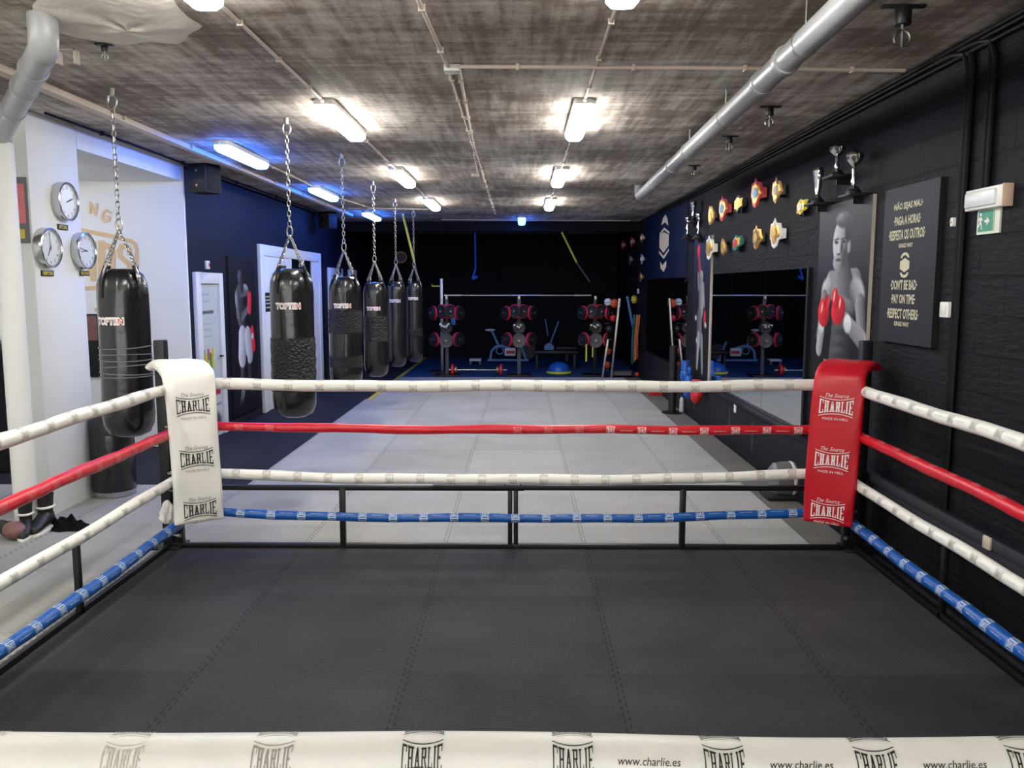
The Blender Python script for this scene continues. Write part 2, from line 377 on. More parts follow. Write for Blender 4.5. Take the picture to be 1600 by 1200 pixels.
def emblem(mb, fn, c, w_, mi=0, lines=True, bold=False, hs=1.0, nv=1, cut=1.0):
    hh = lambda u: (.31 + .17 * (2 * u - 1) ** 2) * hs
    def g(u, v): return fn(c[0] + (u - .5) * w_, c[1] + (v - .5) * hh(min(1, max(0, u))) * w_)
    for q in (LQB if bold else LQ):
        tall = abs(q[2][1] - q[0][1]) > .5
        mb.grid(q, g, 2 if abs(q[1][0] - q[0][0]) > .1 else 1, nv * (2 if tall else 1), mi)
    if lines:
        for sgn in (1, -1):
            k = 10
            for i in range(k):
                u0, u1 = i / k, (i + 1) / k
                for (u, uu) in ((u0, u1),):
                    e = .05 * hs; th = .02 * hs
                    p = [(u, sgn * (hh(u) / 2 + e)), (uu, sgn * (hh(uu) / 2 + e)), (uu, sgn * (hh(uu) / 2 + e + th)), (u, sgn * (hh(u) / 2 + e + th))]
                    if sgn < 0: p = p[::-1]
                    mb.add([fn(c[0] + (a - .5) * w_, c[1] + b * w_) for a, b in p], [(0, 1, 2, 3)], mi)

# ================================================================== THE ROOM
XL, XR, ZC, YB, YF = -3.78, 2.46, 3.18, 21.5, -3.6
mb = MB(); mb.bb((-6.6, YF, -.12), (XR + .2, YB + .1, -.02)); struct('floor', mb, 'dark_floor')
mb = MB(); mb.bb((-6.6, YF, ZC), (XR + .2, YB + .1, ZC + .15)); struct('ceiling', mb, 'ceiling')
mb = MB(); mb.bb((XR, YF, -.02), (XR + .2, YB + .1, ZC)); struct('wall_right', mb, 'block')
mb = MB(); mb.bb((-6.6, YB, -.02), (XR, YB + .1, ZC)); struct('wall_back', mb, 'black_wall')
mb = MB(); mb.bb((-6.6, YF - .1, -.02), (XR, YF, .5)); mb.bb((-6.6, YF - .1, 2.8), (XR, YF, ZC)); mb.bb((-6.6, YF - .1, .5), (-5.4, YF, 2.8)); mb.bb((1.6, YF - .1, .5), (XR, YF, 2.8)); struct('wall_front', mb, 'white_wall')
mb = MB()
for x in np.linspace(-5.4, 1.6, 6): mb.bb((float(x) - .03, YF - .09, .5), (float(x) + .03, YF - .03, 2.8))
mb.bb((-5.4, YF - .09, .5), (1.6, YF - .03, .56)); mb.bb((-5.4, YF - .09, 2.74), (1.6, YF - .03, 2.8)); struct('window_added', mb, 'black_metal')  # unseen window frame, added along with the light from behind the camera
mb = MB(); mb.bb((-6.7, YF, -.02), (-6.6, 9.4, ZC)); struct('wall_far_left', mb, 'white_wall')
mb = MB(); mb.bb((XL - .2, 9.4, -.02), (XL, YB, ZC)); struct('wall_left', mb, 'dark_wall')
mb = MB(); mb.bb((-6.6, 9.36, -.02), (XL, 9.4, ZC)); struct('wall_alcove', mb, 'white_wall')
mb = MB(); mb.bb((XL - .2, 6.43, -.02), (XL, 7.16, ZC)); struct('wall_pillar', mb, 'white_wall', bevel=.012)
mb = MB(); mb.bb((XL - .2, 7.16, 3.0), (XL, 9.36, ZC)); struct('wall_lintel', mb, 'white_wall')
mb = MB(); mb.bb((-6.6, 7.16, 3.0), (XL - .2, 9.36, ZC)); struct('trim_1', mb, 'white_wall')
# plinth along the right wall and the ledge on it
mb = MB(); mb.bb((2.38, 5.8, 0), (XR, 17, .535)); mb.bb((2.36, 5.8, .535), (XR, 17, .555))
for y in (9.3, 8.35, 11.2): mb.bb((2.377, y, .14), (2.379, y + .1, .46), 1)
struct('trim_2', mb, ['plinth', 'black_rubber'], bevel=.003)
mb = MB(); mb.bb((2.40, -1.5, .50), (XR, 5.8, .56)); mb.bb((2.415, -1.5, .38), (XR, 5.8, .50)); struct('trim_3', mb, 'ledge', bevel=.004)
# back beam
mb = MB(); mb.bb((XL, 17.5, 2.98), (XR, 17.8, ZC)); struct('trim_4', mb, 'black_wall')

# floor coverings
def slab(name, x0, y0, x1, y1, z, m, z0=-.02):
    b = MB(); b.bb((x0, y0, z0), (x1, y1, z)); return struct(name, b, m)
slab('floor_dark_rubber', -6.6, 7.5, -2.56, YB, -.004, 'dark_floor')
slab('floor_grey_left', -6.6, YF, -2.48, 7.5, 0, 'grey_mat')
slab('floor_grey_middle', -2.56, 7.5, 2.07, 13.4, 0, 'grey_mat')
slab('floor_grey_front', -2.48, 5.66, 2.07, 7.5, 0, 'grey_mat')
slab('floor_grey_back', -2.44, 13.4, 2.07, 16.7, 0, 'grey_mat')
slab('floor_rubber_strip', 2.07, 5.66, 2.38, 16.7, -.002, 'strip')
slab('floor_turf', -2.44, 16.7, XR, YB, 0, 'turf')
slab('floor_dark_edge', -2.56, 13.4, -2.44, YB, -.004, 'dark_floor')
b = MB(); b.bb((-2.53, 13.4, -.004), (-2.45, YB, .001)); tag(b.build('floor_tape', 'yellow_tape'), 'yellow line taped on the dark rubber floor past the hanging bags', 'tape')
slab('floor_grey_right', 2.33, YF, XR, 5.66, -.01, 'dark_floor')
slab('floor_outer', -2.48, YF, 2.33, .7, -.004, 'grey_mat')

# rough white plaster patch on the ceiling
pts = [(50, -40), (48, 20), (60, 42), (120, 62), (190, 72), (240, 66), (275, 72), (300, 58), (320, 40), (280, 10), (250, -40)]
pp = [P(x, y, Z=ZC) for x, y in pts]
cx = sum(p.x for p in pp) / len(pp); cy = sum(p.y for p in pp) / len(pp)
b = MB(); rings = 7; n_ = 44
def outl(a):
    best = None
    for i in range(len(pp)):
        p, q = pp[i], pp[(i + 1) % len(pp)]
        d = Vector((math.cos(a), math.sin(a))); e = Vector((q.x - p.x, q.y - p.y)); o = Vector((p.x - cx, p.y - cy))
        den = d.x * e.y - d.y * e.x
        if abs(den) < 1e-9: continue
        t = (o.x * e.y - o.y * e.x) / den; u = (o.x * d.y - o.y * d.x) / den
        if t > 0 and -1e-6 <= u <= 1 + 1e-6: best = t if best is None else min(best, t)
    return best or .3
vs_ = []; 
for i in range(rings + 1):
    f = i / rings
    for j in range(n_):
        a = 2 * math.pi * j / n_; r = outl(a) * f * (1 + .03 * math.sin(7 * a))
        vs_.append((cx + r * math.cos(a), cy + r * math.sin(a), ZC + .004 - .035 * (1 - f ** 3) - .01 * (1 - f) * math.sin(5 * a + 3 * f)))
b.add(vs_, [(i * n_ + j, i * n_ + (j + 1) % n_, (i + 1) * n_ + (j + 1) % n_, (i + 1) * n_ + j) for i in range(rings) for j in range(n_)])
struct('trim_5', b, 'plaster', sharp=180)

# ================================================================== CEILING LAMPS
def lamp(loc, label, kind, rotz=0, L_=1.27):
    t = thing('ceiling_light', label, 'ceiling light', loc, rotz, 'blue ceiling battens' if kind == 'lamp_blue' else 'white ceiling battens')
    def oval(sx, sy, z, m=14):
        out = []
        for k in range(4 * m):
            a = 2 * math.pi * k / (4 * m); c_, s_ = math.cos(a), math.sin(a)
            x = math.copysign(abs(c_) ** .5, c_) * sx; y = math.copysign(abs(s_) ** .5, s_) * sx * 1.0
            y = math.copysign(abs(s_) ** .6 * sx, s_) + math.copysign(sy - sx, s_) if abs(s_) > 1e-6 else 0
            out.append((x, y, z))
        return out
    def loft(b, lays):
        n = len(lays[0]); vv = [p for l in lays for p in l]
        fs = [(i * n + j, i * n + (j + 1) % n, (i + 1) * n + (j + 1) % n, (i + 1) * n + j) for i in range(len(lays) - 1) for j in range(n)]
        fs += [tuple(range(n)), tuple(range((len(lays) - 1) * n, len(lays) * n))]
        b.add(vv, fs)
    h = L_ / 2
    b = MB(); loft(b, [oval(.075, h, 0), oval(.08, h, -.02), oval(.08, h, -.04)]); b.build('housing', 'white_plastic', t)
    b = MB(); loft(b, [oval(.076, h - .005, -.038), oval(.074, h - .008, -.07), oval(.055, h - .03, -.093), oval(.03, h - .06, -.098)]); b.build('diffuser', kind, t)
    for s_ in (-1, 1): MB().cyl((0, s_ * (h - .01), -.02), (0, s_ * (h + .06), -.02), .012, n=8).build('cable_gland', 'conduit', t)
    return t
LY = []
nm = ['nearest the camera', 'second from the camera', 'third from the camera', 'farthest back']
for r, (X_, row) in enumerate(((-1.43, 'left'), (.45, 'right'))):
    for k, Y_ in enumerate((3.32, 6.75, 10.15, 13.4)):
        lamp((X_, Y_, ZC), 'lit white batten in the %s ceiling row, %s' % (row, nm[k]), 'lamp_white')
    for Y_ in (-2.6,):
        lamp((X_, Y_, ZC), 'lit white batten of the %s ceiling row, %s' % (row, 'just behind the camera' if Y_ > -1 else 'at the rear wall behind the camera'), 'lamp_white')
for k, Y_ in enumerate((8.45, 11.85, 15.6)):
    lamp((-2.79, Y_, ZC), 'lit blue batten along the dark left wall, %s' % ('nearest, beside the speaker', 'middle one above the double door', 'farthest, near the back wall')[k], 'lamp_blue')
lamp((0, 16.7, ZC), 'small blue batten end-on above the weight racks at the back', 'lamp_blue_dim', 0)
lamp((-3.0, 2.9, ZC), 'added white batten above the aisle left of the ring, just outside the view', 'lamp_white')  # unseen lamp, added to brighten the floor left of the ring
lamp((-4.9, 3.0, ZC), 'added white batten in the side bay left of the ring, outside the view', 'lamp_white')  # added out of view to light the left floor and left ropes
lamp((-3.3, -.6, ZC), 'added white batten above the aisle left of the ring, behind the camera', 'lamp_white')  # extra lamp behind the camera, added for more light from the left
lamp((-5.1, 8.0, 3.0), 'added dim white batten in the alcove ceiling, hidden behind the clock pillar', 'lamp_dim', R(90))  # hidden lamp, added to brighten the alcove wall

# ================================================================== CONDUITS AND PIPES
def conduit(label, pts, r=.011, m='conduit', clip=.55, clips=True, cat='conduit', name='conduit'):
    pts = [Vector(p) for p in pts]; o = pts[0].copy(); t = thing(name, label, cat, o)
    b = MB(); b.tube([p - o for p in pts], r, 8); b.build('tube', m, t)
    if clips:
        for p, q in zip(pts[:-1], pts[1:]):
            L_ = (q - p).length; k = int(L_ / clip)
            for i in range(k):
                c_ = p + (q - p) * ((i + .5) / k) - o; d = (q - p).normalized()
                b = MB(); Mx = Matrix.Translation(c_) @ basis(d).to_4x4(); b.box((0, 0, 0), (r * 3, r * 3, .02), M=Mx); b.build('clip', m, t, bevel=.002)
    return t
zc = ZC - .014
def seg_between(X_, ys): return [(X_, ys[0], zc), (X_, ys[1], zc)]
for X_, row in ((-1.43, 'left'), (.45, 'right')):
    for a, c_, w_ in ((4.02, 6.05, 'between its first and second lamps'), (7.45, 9.45, 'between its second and third lamps'), (10.85, 12.7, 'between its third and fourth lamps')):
        conduit('cream conduit feeding the %s lamp row, %s' % (row, w_), [(X_, a, zc), (X_, c_, zc)])
X_m = P(645, 0, Z=zc).x
conduit('long cream conduit running down the middle of the ceiling', [(P(640, -30, Z=zc).x, P(640, -30, Z=zc).y, zc), P(700, 104, Z=zc), P(774, 335, Z=zc)], .012)
conduit('second cream conduit beside the middle ceiling conduit past the junction box', [P(705, 106, Z=zc) + Vector((.045, 0, 0)), P(742, 272, Z=zc) + Vector((.045, 0, 0))], .012)
conduit('cream conduit crossing the ceiling sideways from the junction box to the black wall', [P(718, 104, Z=zc - .012), P(1080, 106, Z=zc - .012), P(1414, 110, Z=zc - .012)], .012)
conduit('thin cream conduit crossing the ceiling far back at the last lamps', [P(545, 325, Z=zc), P(670, 327, Z=zc)], .012, clip=1)
conduit('thin cream conduit crossing the ceiling in front of the dark beam', [P(690, 343, Z=zc), P(985, 345, Z=zc)], .012, clip=1)
conduit('cream conduit between the first and second blue lamps', [(-2.79, 9.15, zc), (-2.79, 11.15, zc)])
conduit('cream conduit between the second and last blue lamps', [(-2.79, 12.55, zc), (-2.6, 14.2, zc), (-2.79, 14.9, zc)])
p = P(707, 103, Z=ZC)
t = thing('junction_box', 'white junction box on the ceiling at the middle conduit', 'junction box', p)
MB().box((0, 0, -.02), (.1, .1, .04)).build('box_body', 'white_plastic', t, bevel=.006)
b = MB(); [b.cyl((x, y, -.039), (x, y, -.043), .006, n=8) for x in (-.035, .035) for y in (-.035, .035)]; b.build('screw', 'steel', t)
p = P(743, 271, Z=ZC)
t = thing('junction_box', 'small grey junction box on the middle conduit deeper in the room', 'junction box', p)
MB().box((0, 0, -.018), (.09, .09, .036)).build('box_body', 'conduit', t, bevel=.006)
# trunking on the left
t = thing('cable_trunking', 'wide beige cable trunking along the ceiling above the left wall', 'cable trunking', (-3.2, 3.2, ZC))
MB().box((0, 6.2, -.022), (.085, 12.6, .045)).build('channel', 'conduit', t, bevel=.004)
for y in np.arange(.8, 12.4, 1.35): MB().box((.055, float(y), -.02), (.025, .02, .035)).build('clip', 'conduit', t)
t = conduit('thin dark tube standing in for the dark gap at the ceiling edge, left wall', [(-3.66, 6.5, ZC - .02), (-3.66, 16.8, ZC - .02)], .012, 'black_conduit', 1.5, cat='cable', name='cable')  # dark tube drawn in place of the dark gap under the ceiling edge
# dark cable bundle along the right corner and the two drops
t = thing('black_conduit', 'bundle of black conduits along the top of the black block wall', 'conduit', (2.40, -1.2, ZC - .03))
for k, (dx, dz) in enumerate(((0, 0), (.028, -.012), (.035, -.045))):
    MB().tube([(dx, 0, dz), (dx, 16, dz)], .012, 8).build('tube', 'black_conduit', t)
def drop(px, py0, py1, label, r=.013, x=2.44, wide=0):
    a = P(px[0], py0, X=x); c_ = P(px[1], py1, X=x); y = (a.y + c_.y) / 2
    t = thing('black_conduit', label, 'conduit', (x, y, 0))
    MB().tube([(-.03, .3, ZC - .05), (-.02, .15, ZC - .05), (-.004, .04, ZC - .07), (0, 0, ZC - .17), (0, 0, c_.z)], r, 8).build('tube', 'black_conduit', t)
    if wide: MB().tube([(-.0, wide + .2, ZC - .05), (0, wide + .02, ZC - .08), (0, wide, ZC - .17), (0, wide, c_.z)], r, 8).build('tube', 'black_conduit', t)
    return y
drop((1503, 1478), 90, 872, 'long black double conduit running down the black wall right of the text board', wide=-.035, r=.018)
drop((1553, 1546), 60, 293, 'black conduit dropping to the emergency light', wide=.04, r=.014)
# grey PVC pipes
t = thing('drain_pipe', 'long grey plastic drain pipe hung under the ceiling on the right', 'pipe', (1.33, 2.0, 2.97))
pA = P(1352, -20, Z=2.975); pB = P(1000, 306, Z=3.03); o = Vector(t.location)
dirp = (pB - pA).normalized(); p0 = pA - dirp * 2.2
MB().tube([p0 - o, pB - o, pB - o + dirp * .06 + Vector((0, 0, .02)), pB - o + dirp * .1 + Vector((0, 0, .09)), pB - o + dirp * .1 + Vector((0, 0, .2))], .064, 24).build('pipe_body', 'pvc', t)
for px, py, r_ in ((1240, 92, .074), (1205, 128, .07), (1085, 238, .07), (1060, 262, .072), (1020, 290, .07)):
    q = P(px, py, Z=2.99); s_ = (q - pA).dot(dirp); c_ = pA + dirp * s_ - o
    MB().cyl(c_ - dirp * .035, c_ + dirp * .035, r_, n=24).build('collar', 'pvc', t, bevel=.004)
for px, py in ((1257, 60), (1150, 180), (1080, 235)):
    q = P(px, py, Z=3.0); s_ = (q - pA).dot(dirp); c_ = pA + dirp * s_ - o
    b = MB(); b.cyl(c_ + Vector((0, 0, .06)), (c_.x, c_.y, ZC - o.z), .006, n=8); b.cyl(c_ - dirp * .01, c_ + dirp * .01, .068, n=24); b.build('hanger', 'steel', t)
# bent pipe on the left
t = thing('downpipe', 'thick grey bent downpipe meeting a white pipe beside the clock pillar', 'pipe', (-3.85, 5.75, 0))
o = Vector((-3.85, 5.75, 0)); Yp = 5.75
q0 = P(66, 20, Z=3.16); q1 = P(64, 74, Y=5.0)
vA = P(12, 212, Y=Yp); base = P(38, 828, Z=0)
vA = Vector((base.x, base.y, P(12, 212, Y=base.y).z)); vA.x = P(8, 212, Y=base.y).x
vA.x = P(4, 212, Y=base.y).x; base.x = P(31, 650, Y=base.y).x; vA.x = base.x
top = P(66, 22, Z=ZC); top2 = Vector((top.x, top.y, ZC - .16))
b = MB(); dv = (vA - top2).normalized(); b.tube([Vector((top.x, top.y, ZC - .002)) - o, top2 - o + Vector((0, 0, .08)), top2 - o + Vector((0, 0, .045)) + dv * .004, top2 - o + Vector((0, 0, .02)) + dv * .02, top2 - o + dv * .055, top2 - o + dv * .10, top2 - o + dv * .15, vA - o - dv * .16, vA - o - dv * .08, vA - o - dv * .02 + Vector((0, 0, -.02)), vA - o + Vector((0, 0, -.1))], .070, 24).build('bent_pipe', 'pvc', t)
dd = (vA - top2).normalized()
for f in (.18, .36, .62): 
    c_ = top2 + (vA - top2) * f - o; MB().cyl(c_ - dd * .03, c_ + dd * .03, .077, n=24).build('collar', 'pvc', t, bevel=.004)
MB().cyl(vA - o + Vector((0, 0, -.05)), (vA.x - o.x, vA.y - o.y, 0), .083, n=28).build('white_pipe', 'pvc_white', t, bevel=.006)
p = P(100, 78, Z=ZC)
t = thing('pipe_bracket', 'small metal bracket on the ceiling right of the bent grey pipe', 'bracket', p)
b = MB(); b.box((0, 0, -.004), (.16, .05, .008)); b.box((.07, 0, -.04), (.012, .05, .08)); b.box((-.03, 0, -.04), (.012, .05, .08)); b.build('plate', 'conduit', t)
t = tag(MB().box((0, 0, 0), (.06, .1, .12)).build('wall_socket', 'black_rubber', loc=P(20, 650, X=-3.98), bevel=.01), 'small dark socket box at the white pipe by the clock pillar', 'socket')

# ceiling hooks with nothing on them
def hook(px, py, label, s_=1.0, swivel=True):
    p = P(px, py, Z=ZC); t = thing('ceiling_hook', label, 'hook', p)
    if swivel: b = MB(); b.box((0, 0, -.006), (.16 * s_, .035, .012)); b.cyl((0, 0, -.01), (0, 0, -.07 * s_), .03 * s_, n=12); b.build('swivel_mount', 'black_metal', t, bevel=.002)
    pts = [(0, 0, -.06 * s_), (0, 0, -.09 * s_)] + [(.03 * s_ * math.sin(a), 0, (-.12 - .03 * -math.cos(a) * -1) * s_) for a in np.linspace(0, 5.2, 12)]
    MB().tube(pts, .006 * s_, 8).build('hook', 'steel', t)
hook(1412, 8, 'large black swivel hook on the ceiling near the top right corner', 1.3)
hook(1203, 166, 'empty swivel hook on the ceiling right of the grey pipe')
hook(1140, 212, 'empty small ring hook on the ceiling beyond the swivel hook', .9)
hook(163, 68, 'small bare hook in the edge of the white plaster patch', .6)
hook(1085, 258, 'tiny empty hook under the far end of the grey pipe', .8)

# ================================================================== BOXING RING
RXL, RXR, RYN, RYB = -2.35, 2.23, 1.12, 5.60
b = MB(); b.bb((-2.47, .72, -.02), (2.32, 5.64, .002)); struct('floor_ring_mat', b, 'ring_mat')
t = thing('boxing_ring', 'black steel floor frame of the boxing ring with corner posts and low rails', 'boxing ring', (-.06, 5.66, 0))
ro = Vector((-.06, 5.66, 0))
def W(p): return Vector(p) - ro
PX0, PX1, PYN, PYB = -2.50, 2.36, 1.0, 5.68
for (x, y) in ((PX0, PYB), (PX1, PYB), (PX0, PYN), (PX1, PYN)):
    b = MB(); b.box(W((x, y, .735)), (.075, .075, 1.47)); b.box(W((x + (.075 if x < 0 else -.075), y, .6)), (.05, .06, 1.2))
    post = b.build('corner_post', 'black_metal', t, bevel=.008)
    b = MB(); b.box(W((x, y, .008)), (.2, .2, .016)); b.build('foot_plate', 'black_metal', post, bevel=.003)
    b = MB()
    for z in (1.17, .87, .54, .24, .42, .10):
        sx = 1 if x < 0 else -1
        b.cyl(W((x + sx * .03, y - .05, z)), W((x + sx * .10, y - .08, z)), .008, n=8); b.cyl(W((x + sx * .09, y - .075, z)), W((x + sx * .11, y - .085, z)), .014, n=6)
    b.build('bolt', 'steel', post)
zt = .435
def rail(name, a, c_, s_=.034):
    a = W(a); c_ = W(c_); d = c_ - a; b = MB()
    b.box((0, 0, 0), (s_, s_, d.length), M=Matrix.Translation((a + c_) / 2) @ basis(d).to_4x4()); return b.build(name, 'black_metal', t, bevel=.004)
YR = 5.655
rail('top_rail', (PX0, YR, zt), (.02, YR, zt)); rail('top_rail', (-.62, YR, zt + .006), (PX1, YR, zt + .006), .036)
rail('floor_rail', (PX0, YR, .018), (-.06, YR, .018)); rail('floor_rail', (-.06, YR, .018), (PX1, YR, .018))
for px in (537, 797, 806, 1065):
    x = P(px, 857, Z=0).x * (YR / P(px, 857, Z=0).y); rail('upright', (x, YR, 0), (x, YR, zt), .04 if px in (537, 1065) else .032)
xh = P(801, 757, Y=YR).x
MB().tube([W((xh - .055, YR, zt)), W((xh - .055, YR, zt + .05)), W((xh - .045, YR, zt + .06)), W((xh + .045, YR, zt + .06)), W((xh + .055, YR, zt + .05)), W((xh + .055, YR, zt))], .006, 8).build('handle', 'black_metal', t)
for x, s_ in ((-2.49, 'l'), (2.345, 'r')):
    rail('top_rail', (x, PYN, zt), (x, PYB, zt)); rail('floor_rail', (x, PYN, .018), (x, PYB, .018))
    for y in (1.9, 3.0, 4.45): rail('upright', (x, y, 0), (x, y, zt))

def rope(label, p0, p1, N_, sag, r, sleeve, inks, rows, group, seed=0, lumps=.06, fade=None, bold=False, detail=1, width=.058, text=True, taper=True):
    """ropes in a printed sleeve; inks = function(s)->slot, rows = elevations in degrees"""
    rnd = random.Random(seed); p0 = Vector(p0); p1 = Vector(p1); N_ = Vector(N_).normalized(); U = Vector((0, 0, 1))
    if (p1 - p0).dot(U.cross(N_)) < 0: p0, p1 = p1, p0
    Ln = (p1 - p0).length; T = (p1 - p0) / Ln; o = (p0 + p1) / 2
    ph = [rnd.uniform(0, 6.28) for _ in range(8)]; am = [rnd.uniform(.3, 1) for _ in range(8)]
    def cen(s):
        f = s / Ln; q = p0 + T * s - U * sag * 4 * f * (1 - f)
        q = q + U * .004 * (math.sin(s * 3 + ph[0]) + .6 * math.sin(s * 7 + ph[1]))
        return q
    def rad(s, e=0):
        k = 1 + lumps * (am[2] * math.sin(s * 9 + ph[2]) + am[3] * .6 * math.sin(s * 23 + ph[3] + e) + .5 * math.sin(2 * e + s * 5 + ph[4]))
        if taper:
            d = min(s, Ln - s); k *= min(1, .55 + .45 * min(1, d / .16))
        return r * k
    def pt(s, e, dr=0.0): return cen(s) + (N_ * math.cos(e) + U * math.sin(e)) * (rad(s, e) + dr) - o
    t = thing('ring_rope', label, 'ring rope', o, 0, group)
    ns = int(Ln / .035); n = 18; vs_ = [pt(Ln * i / ns, 2 * math.pi * j / n) for i in range(ns + 1) for j in range(n)]
    fs = [(i * n + j, (i + 1) * n + j, (i + 1) * n + (j + 1) % n, i * n + (j + 1) % n) for i in range(ns) for j in range(n)]
    fs += [tuple(range(n)), tuple(range(ns * n, (ns + 1) * n))[::-1]]
    b = MB(); b.add(vs_, fs); b.build('sleeve', sleeve, t, sharp=70)
    b = MB(); sp = .2127; k0 = rnd.uniform(.1, .2) - (.018 if detail > 1 else 0); s = k0; slots = ['ink_black', 'ink_grey', 'ink_faint', 'ink_white', 'ink_pink', 'ink_pale']
    while s < Ln - .08:
        for e in rows(s, Ln) if callable(rows) else rows:
            mi = inks(s / Ln, rnd)
            if mi is not None:
                e0 = R(e); fn = lambda u, v, s=s, e0=e0: pt(s + u, e0 + v / r, .0012)
                emblem(b, fn, (0, 0), width, mi, bold=bold, hs=1.45, nv=2, lines=not bold or detail > 1)
                if bold:   # coloured sleeves: broad light panel edges above and below the letters
                    for sg in (1, -1): b.grid([(-width * .5, sg * width * .43), (width * .5, sg * width * .43), (width * .5, sg * width * .36), (-width * .5, sg * width * .36)][::sg], fn, 2, 1, mi)
                if text and s + sp / 2 + .05 < Ln and (detail < 2 or s / Ln > .50):
                    fn2 = lambda u, v, s=s, e0=e0: pt(s + sp / 2 + u, e0 + v / r, .0012)
                    put_text(b, 'www.charlie.es', fn2, (0, 0), width=.088, height=.0105 if detail > 1 else .009, mi=(2 if mi == 1 and detail < 2 else mi), shear=.2, res=2 if detail > 1 else 1)
        s += sp
    b.build('print', slots, t, sharp=180)
    for q, sg in ((p0, -1), (p1, 1)):
        c_ = q - o
        bb = MB(); bb.cyl(c_, c_ + T * sg * .09, .009, n=8); bb.cyl(c_ + T * sg * .01, c_ + T * sg * .05, .014, n=8); bb.build('turnbuckle', 'steel', t)
    return t
G = 'padded ring ropes'
zs = [1.168, .868, .536, .248]
wink = lambda f, rnd: 1
# far side
rope('top white rope across the far side of the ring', (RXL, RYB, zs[0] + .005), (RXR, RYB, zs[0] + .005), (0, -1, 0), .012, .039, 'rope_white', wink, (-14, 88), G, 1, lumps=.02)
rope('second rope, red, across the far side of the ring', (RXL, RYB, zs[1] + .01), (RXR, RYB, zs[1]), (0, -1, 0), .012, .031, 'rope_red', lambda f, rnd: 4 if f < .18 else (None if f < .5 else (4 if f < .6 else 3)), (-5,), G, 2, bold=True)
rope('third rope, white, across the far side of the ring', (RXL, RYB, zs[2] + .02), (RXR, RYB, zs[2] + .025), (0, -1, 0), .05, .036, 'rope_white', wink, lambda s, L_: (-28 + 40 * abs(2 * s / L_ - 1), 75), G, 3, lumps=.03)
rope('bottom blue rope across the far side of the ring', (RXL, RYB, zs[3] + .03), (RXR, RYB, zs[3] + .04), (0, -1, 0), .05, .031, 'rope_blue', lambda f, rnd: 5, (-42, 50), G, 4, lumps=.05, bold=True)
# left side
rope('top white rope along the left side of the ring', (RXL, RYB, zs[0]), (RXL, RYN, zs[0]), (1, 0, 0), .02, .037, 'rope_white', wink, (10, 95), G, 5, lumps=.05)
rope('second rope, red, along the left side of the ring', (RXL, RYB, zs[1]), (RXL, RYN, zs[1]), (1, 0, 0), .02, .034, 'rope_red', lambda f, rnd: 4, (6,), G, 6, lumps=.07)
rope('third rope, white, along the left side of the ring', (RXL, RYB, zs[2]), (RXL, RYN, zs[2]), (1, 0, 0), .025, .033, 'rope_white', wink, (8,), G, 7, lumps=.03)
rope('bottom blue rope along the left side of the ring', (RXL, RYB, zs[3] - .03), (RXL, RYN, zs[3]), (1, 0, 0), .03, .034, 'rope_blue', lambda f, rnd: 5, (20, 115), G, 8, bold=True)
# right side
rope('top white rope along the right side of the ring beside the black wall', (RXR, RYB, zs[0]), (RXR, RYN, zs[0]), (-1, 0, 0), .02, .038, 'rope_white', wink, (20,), G, 9, lumps=.04)
rope('second rope, red, along the right side of the ring beside the black wall', (RXR, RYB, zs[1]), (RXR, RYN, zs[1]), (-1, 0, 0), .03, .033, 'rope_red', lambda f, rnd: 4, (100,), G, 10, lumps=.05, bold=True)
rope('third rope, white, along the right side of the ring beside the black wall', (RXR, RYB, zs[2]), (RXR, RYN, zs[2]), (-1, 0, 0), .025, .034, 'rope_white', wink, (15,), G, 11, lumps=.03)
rope('bottom blue rope along the right side of the ring beside the black wall', (RXR, RYB, zs[3] + .01), (RXR, RYN, zs[3]), (-1, 0, 0), .03, .034, 'rope_blue', lambda f, rnd: 5, (22, 108), G, 12, bold=True)
# near side, right under the camera
rope('nearest top rope, white with large black CHARLIE prints, closing the front of the ring', (RXL, RYN, zs[0] - .004), (RXR, RYN, zs[0] + .016), (0, -1, 0), .018, .0375, 'rope_white',
     lambda f, rnd: 2 if f < .41 else (1 if f < .46 else 0), (33, 125), G, 13, lumps=.006, detail=2)

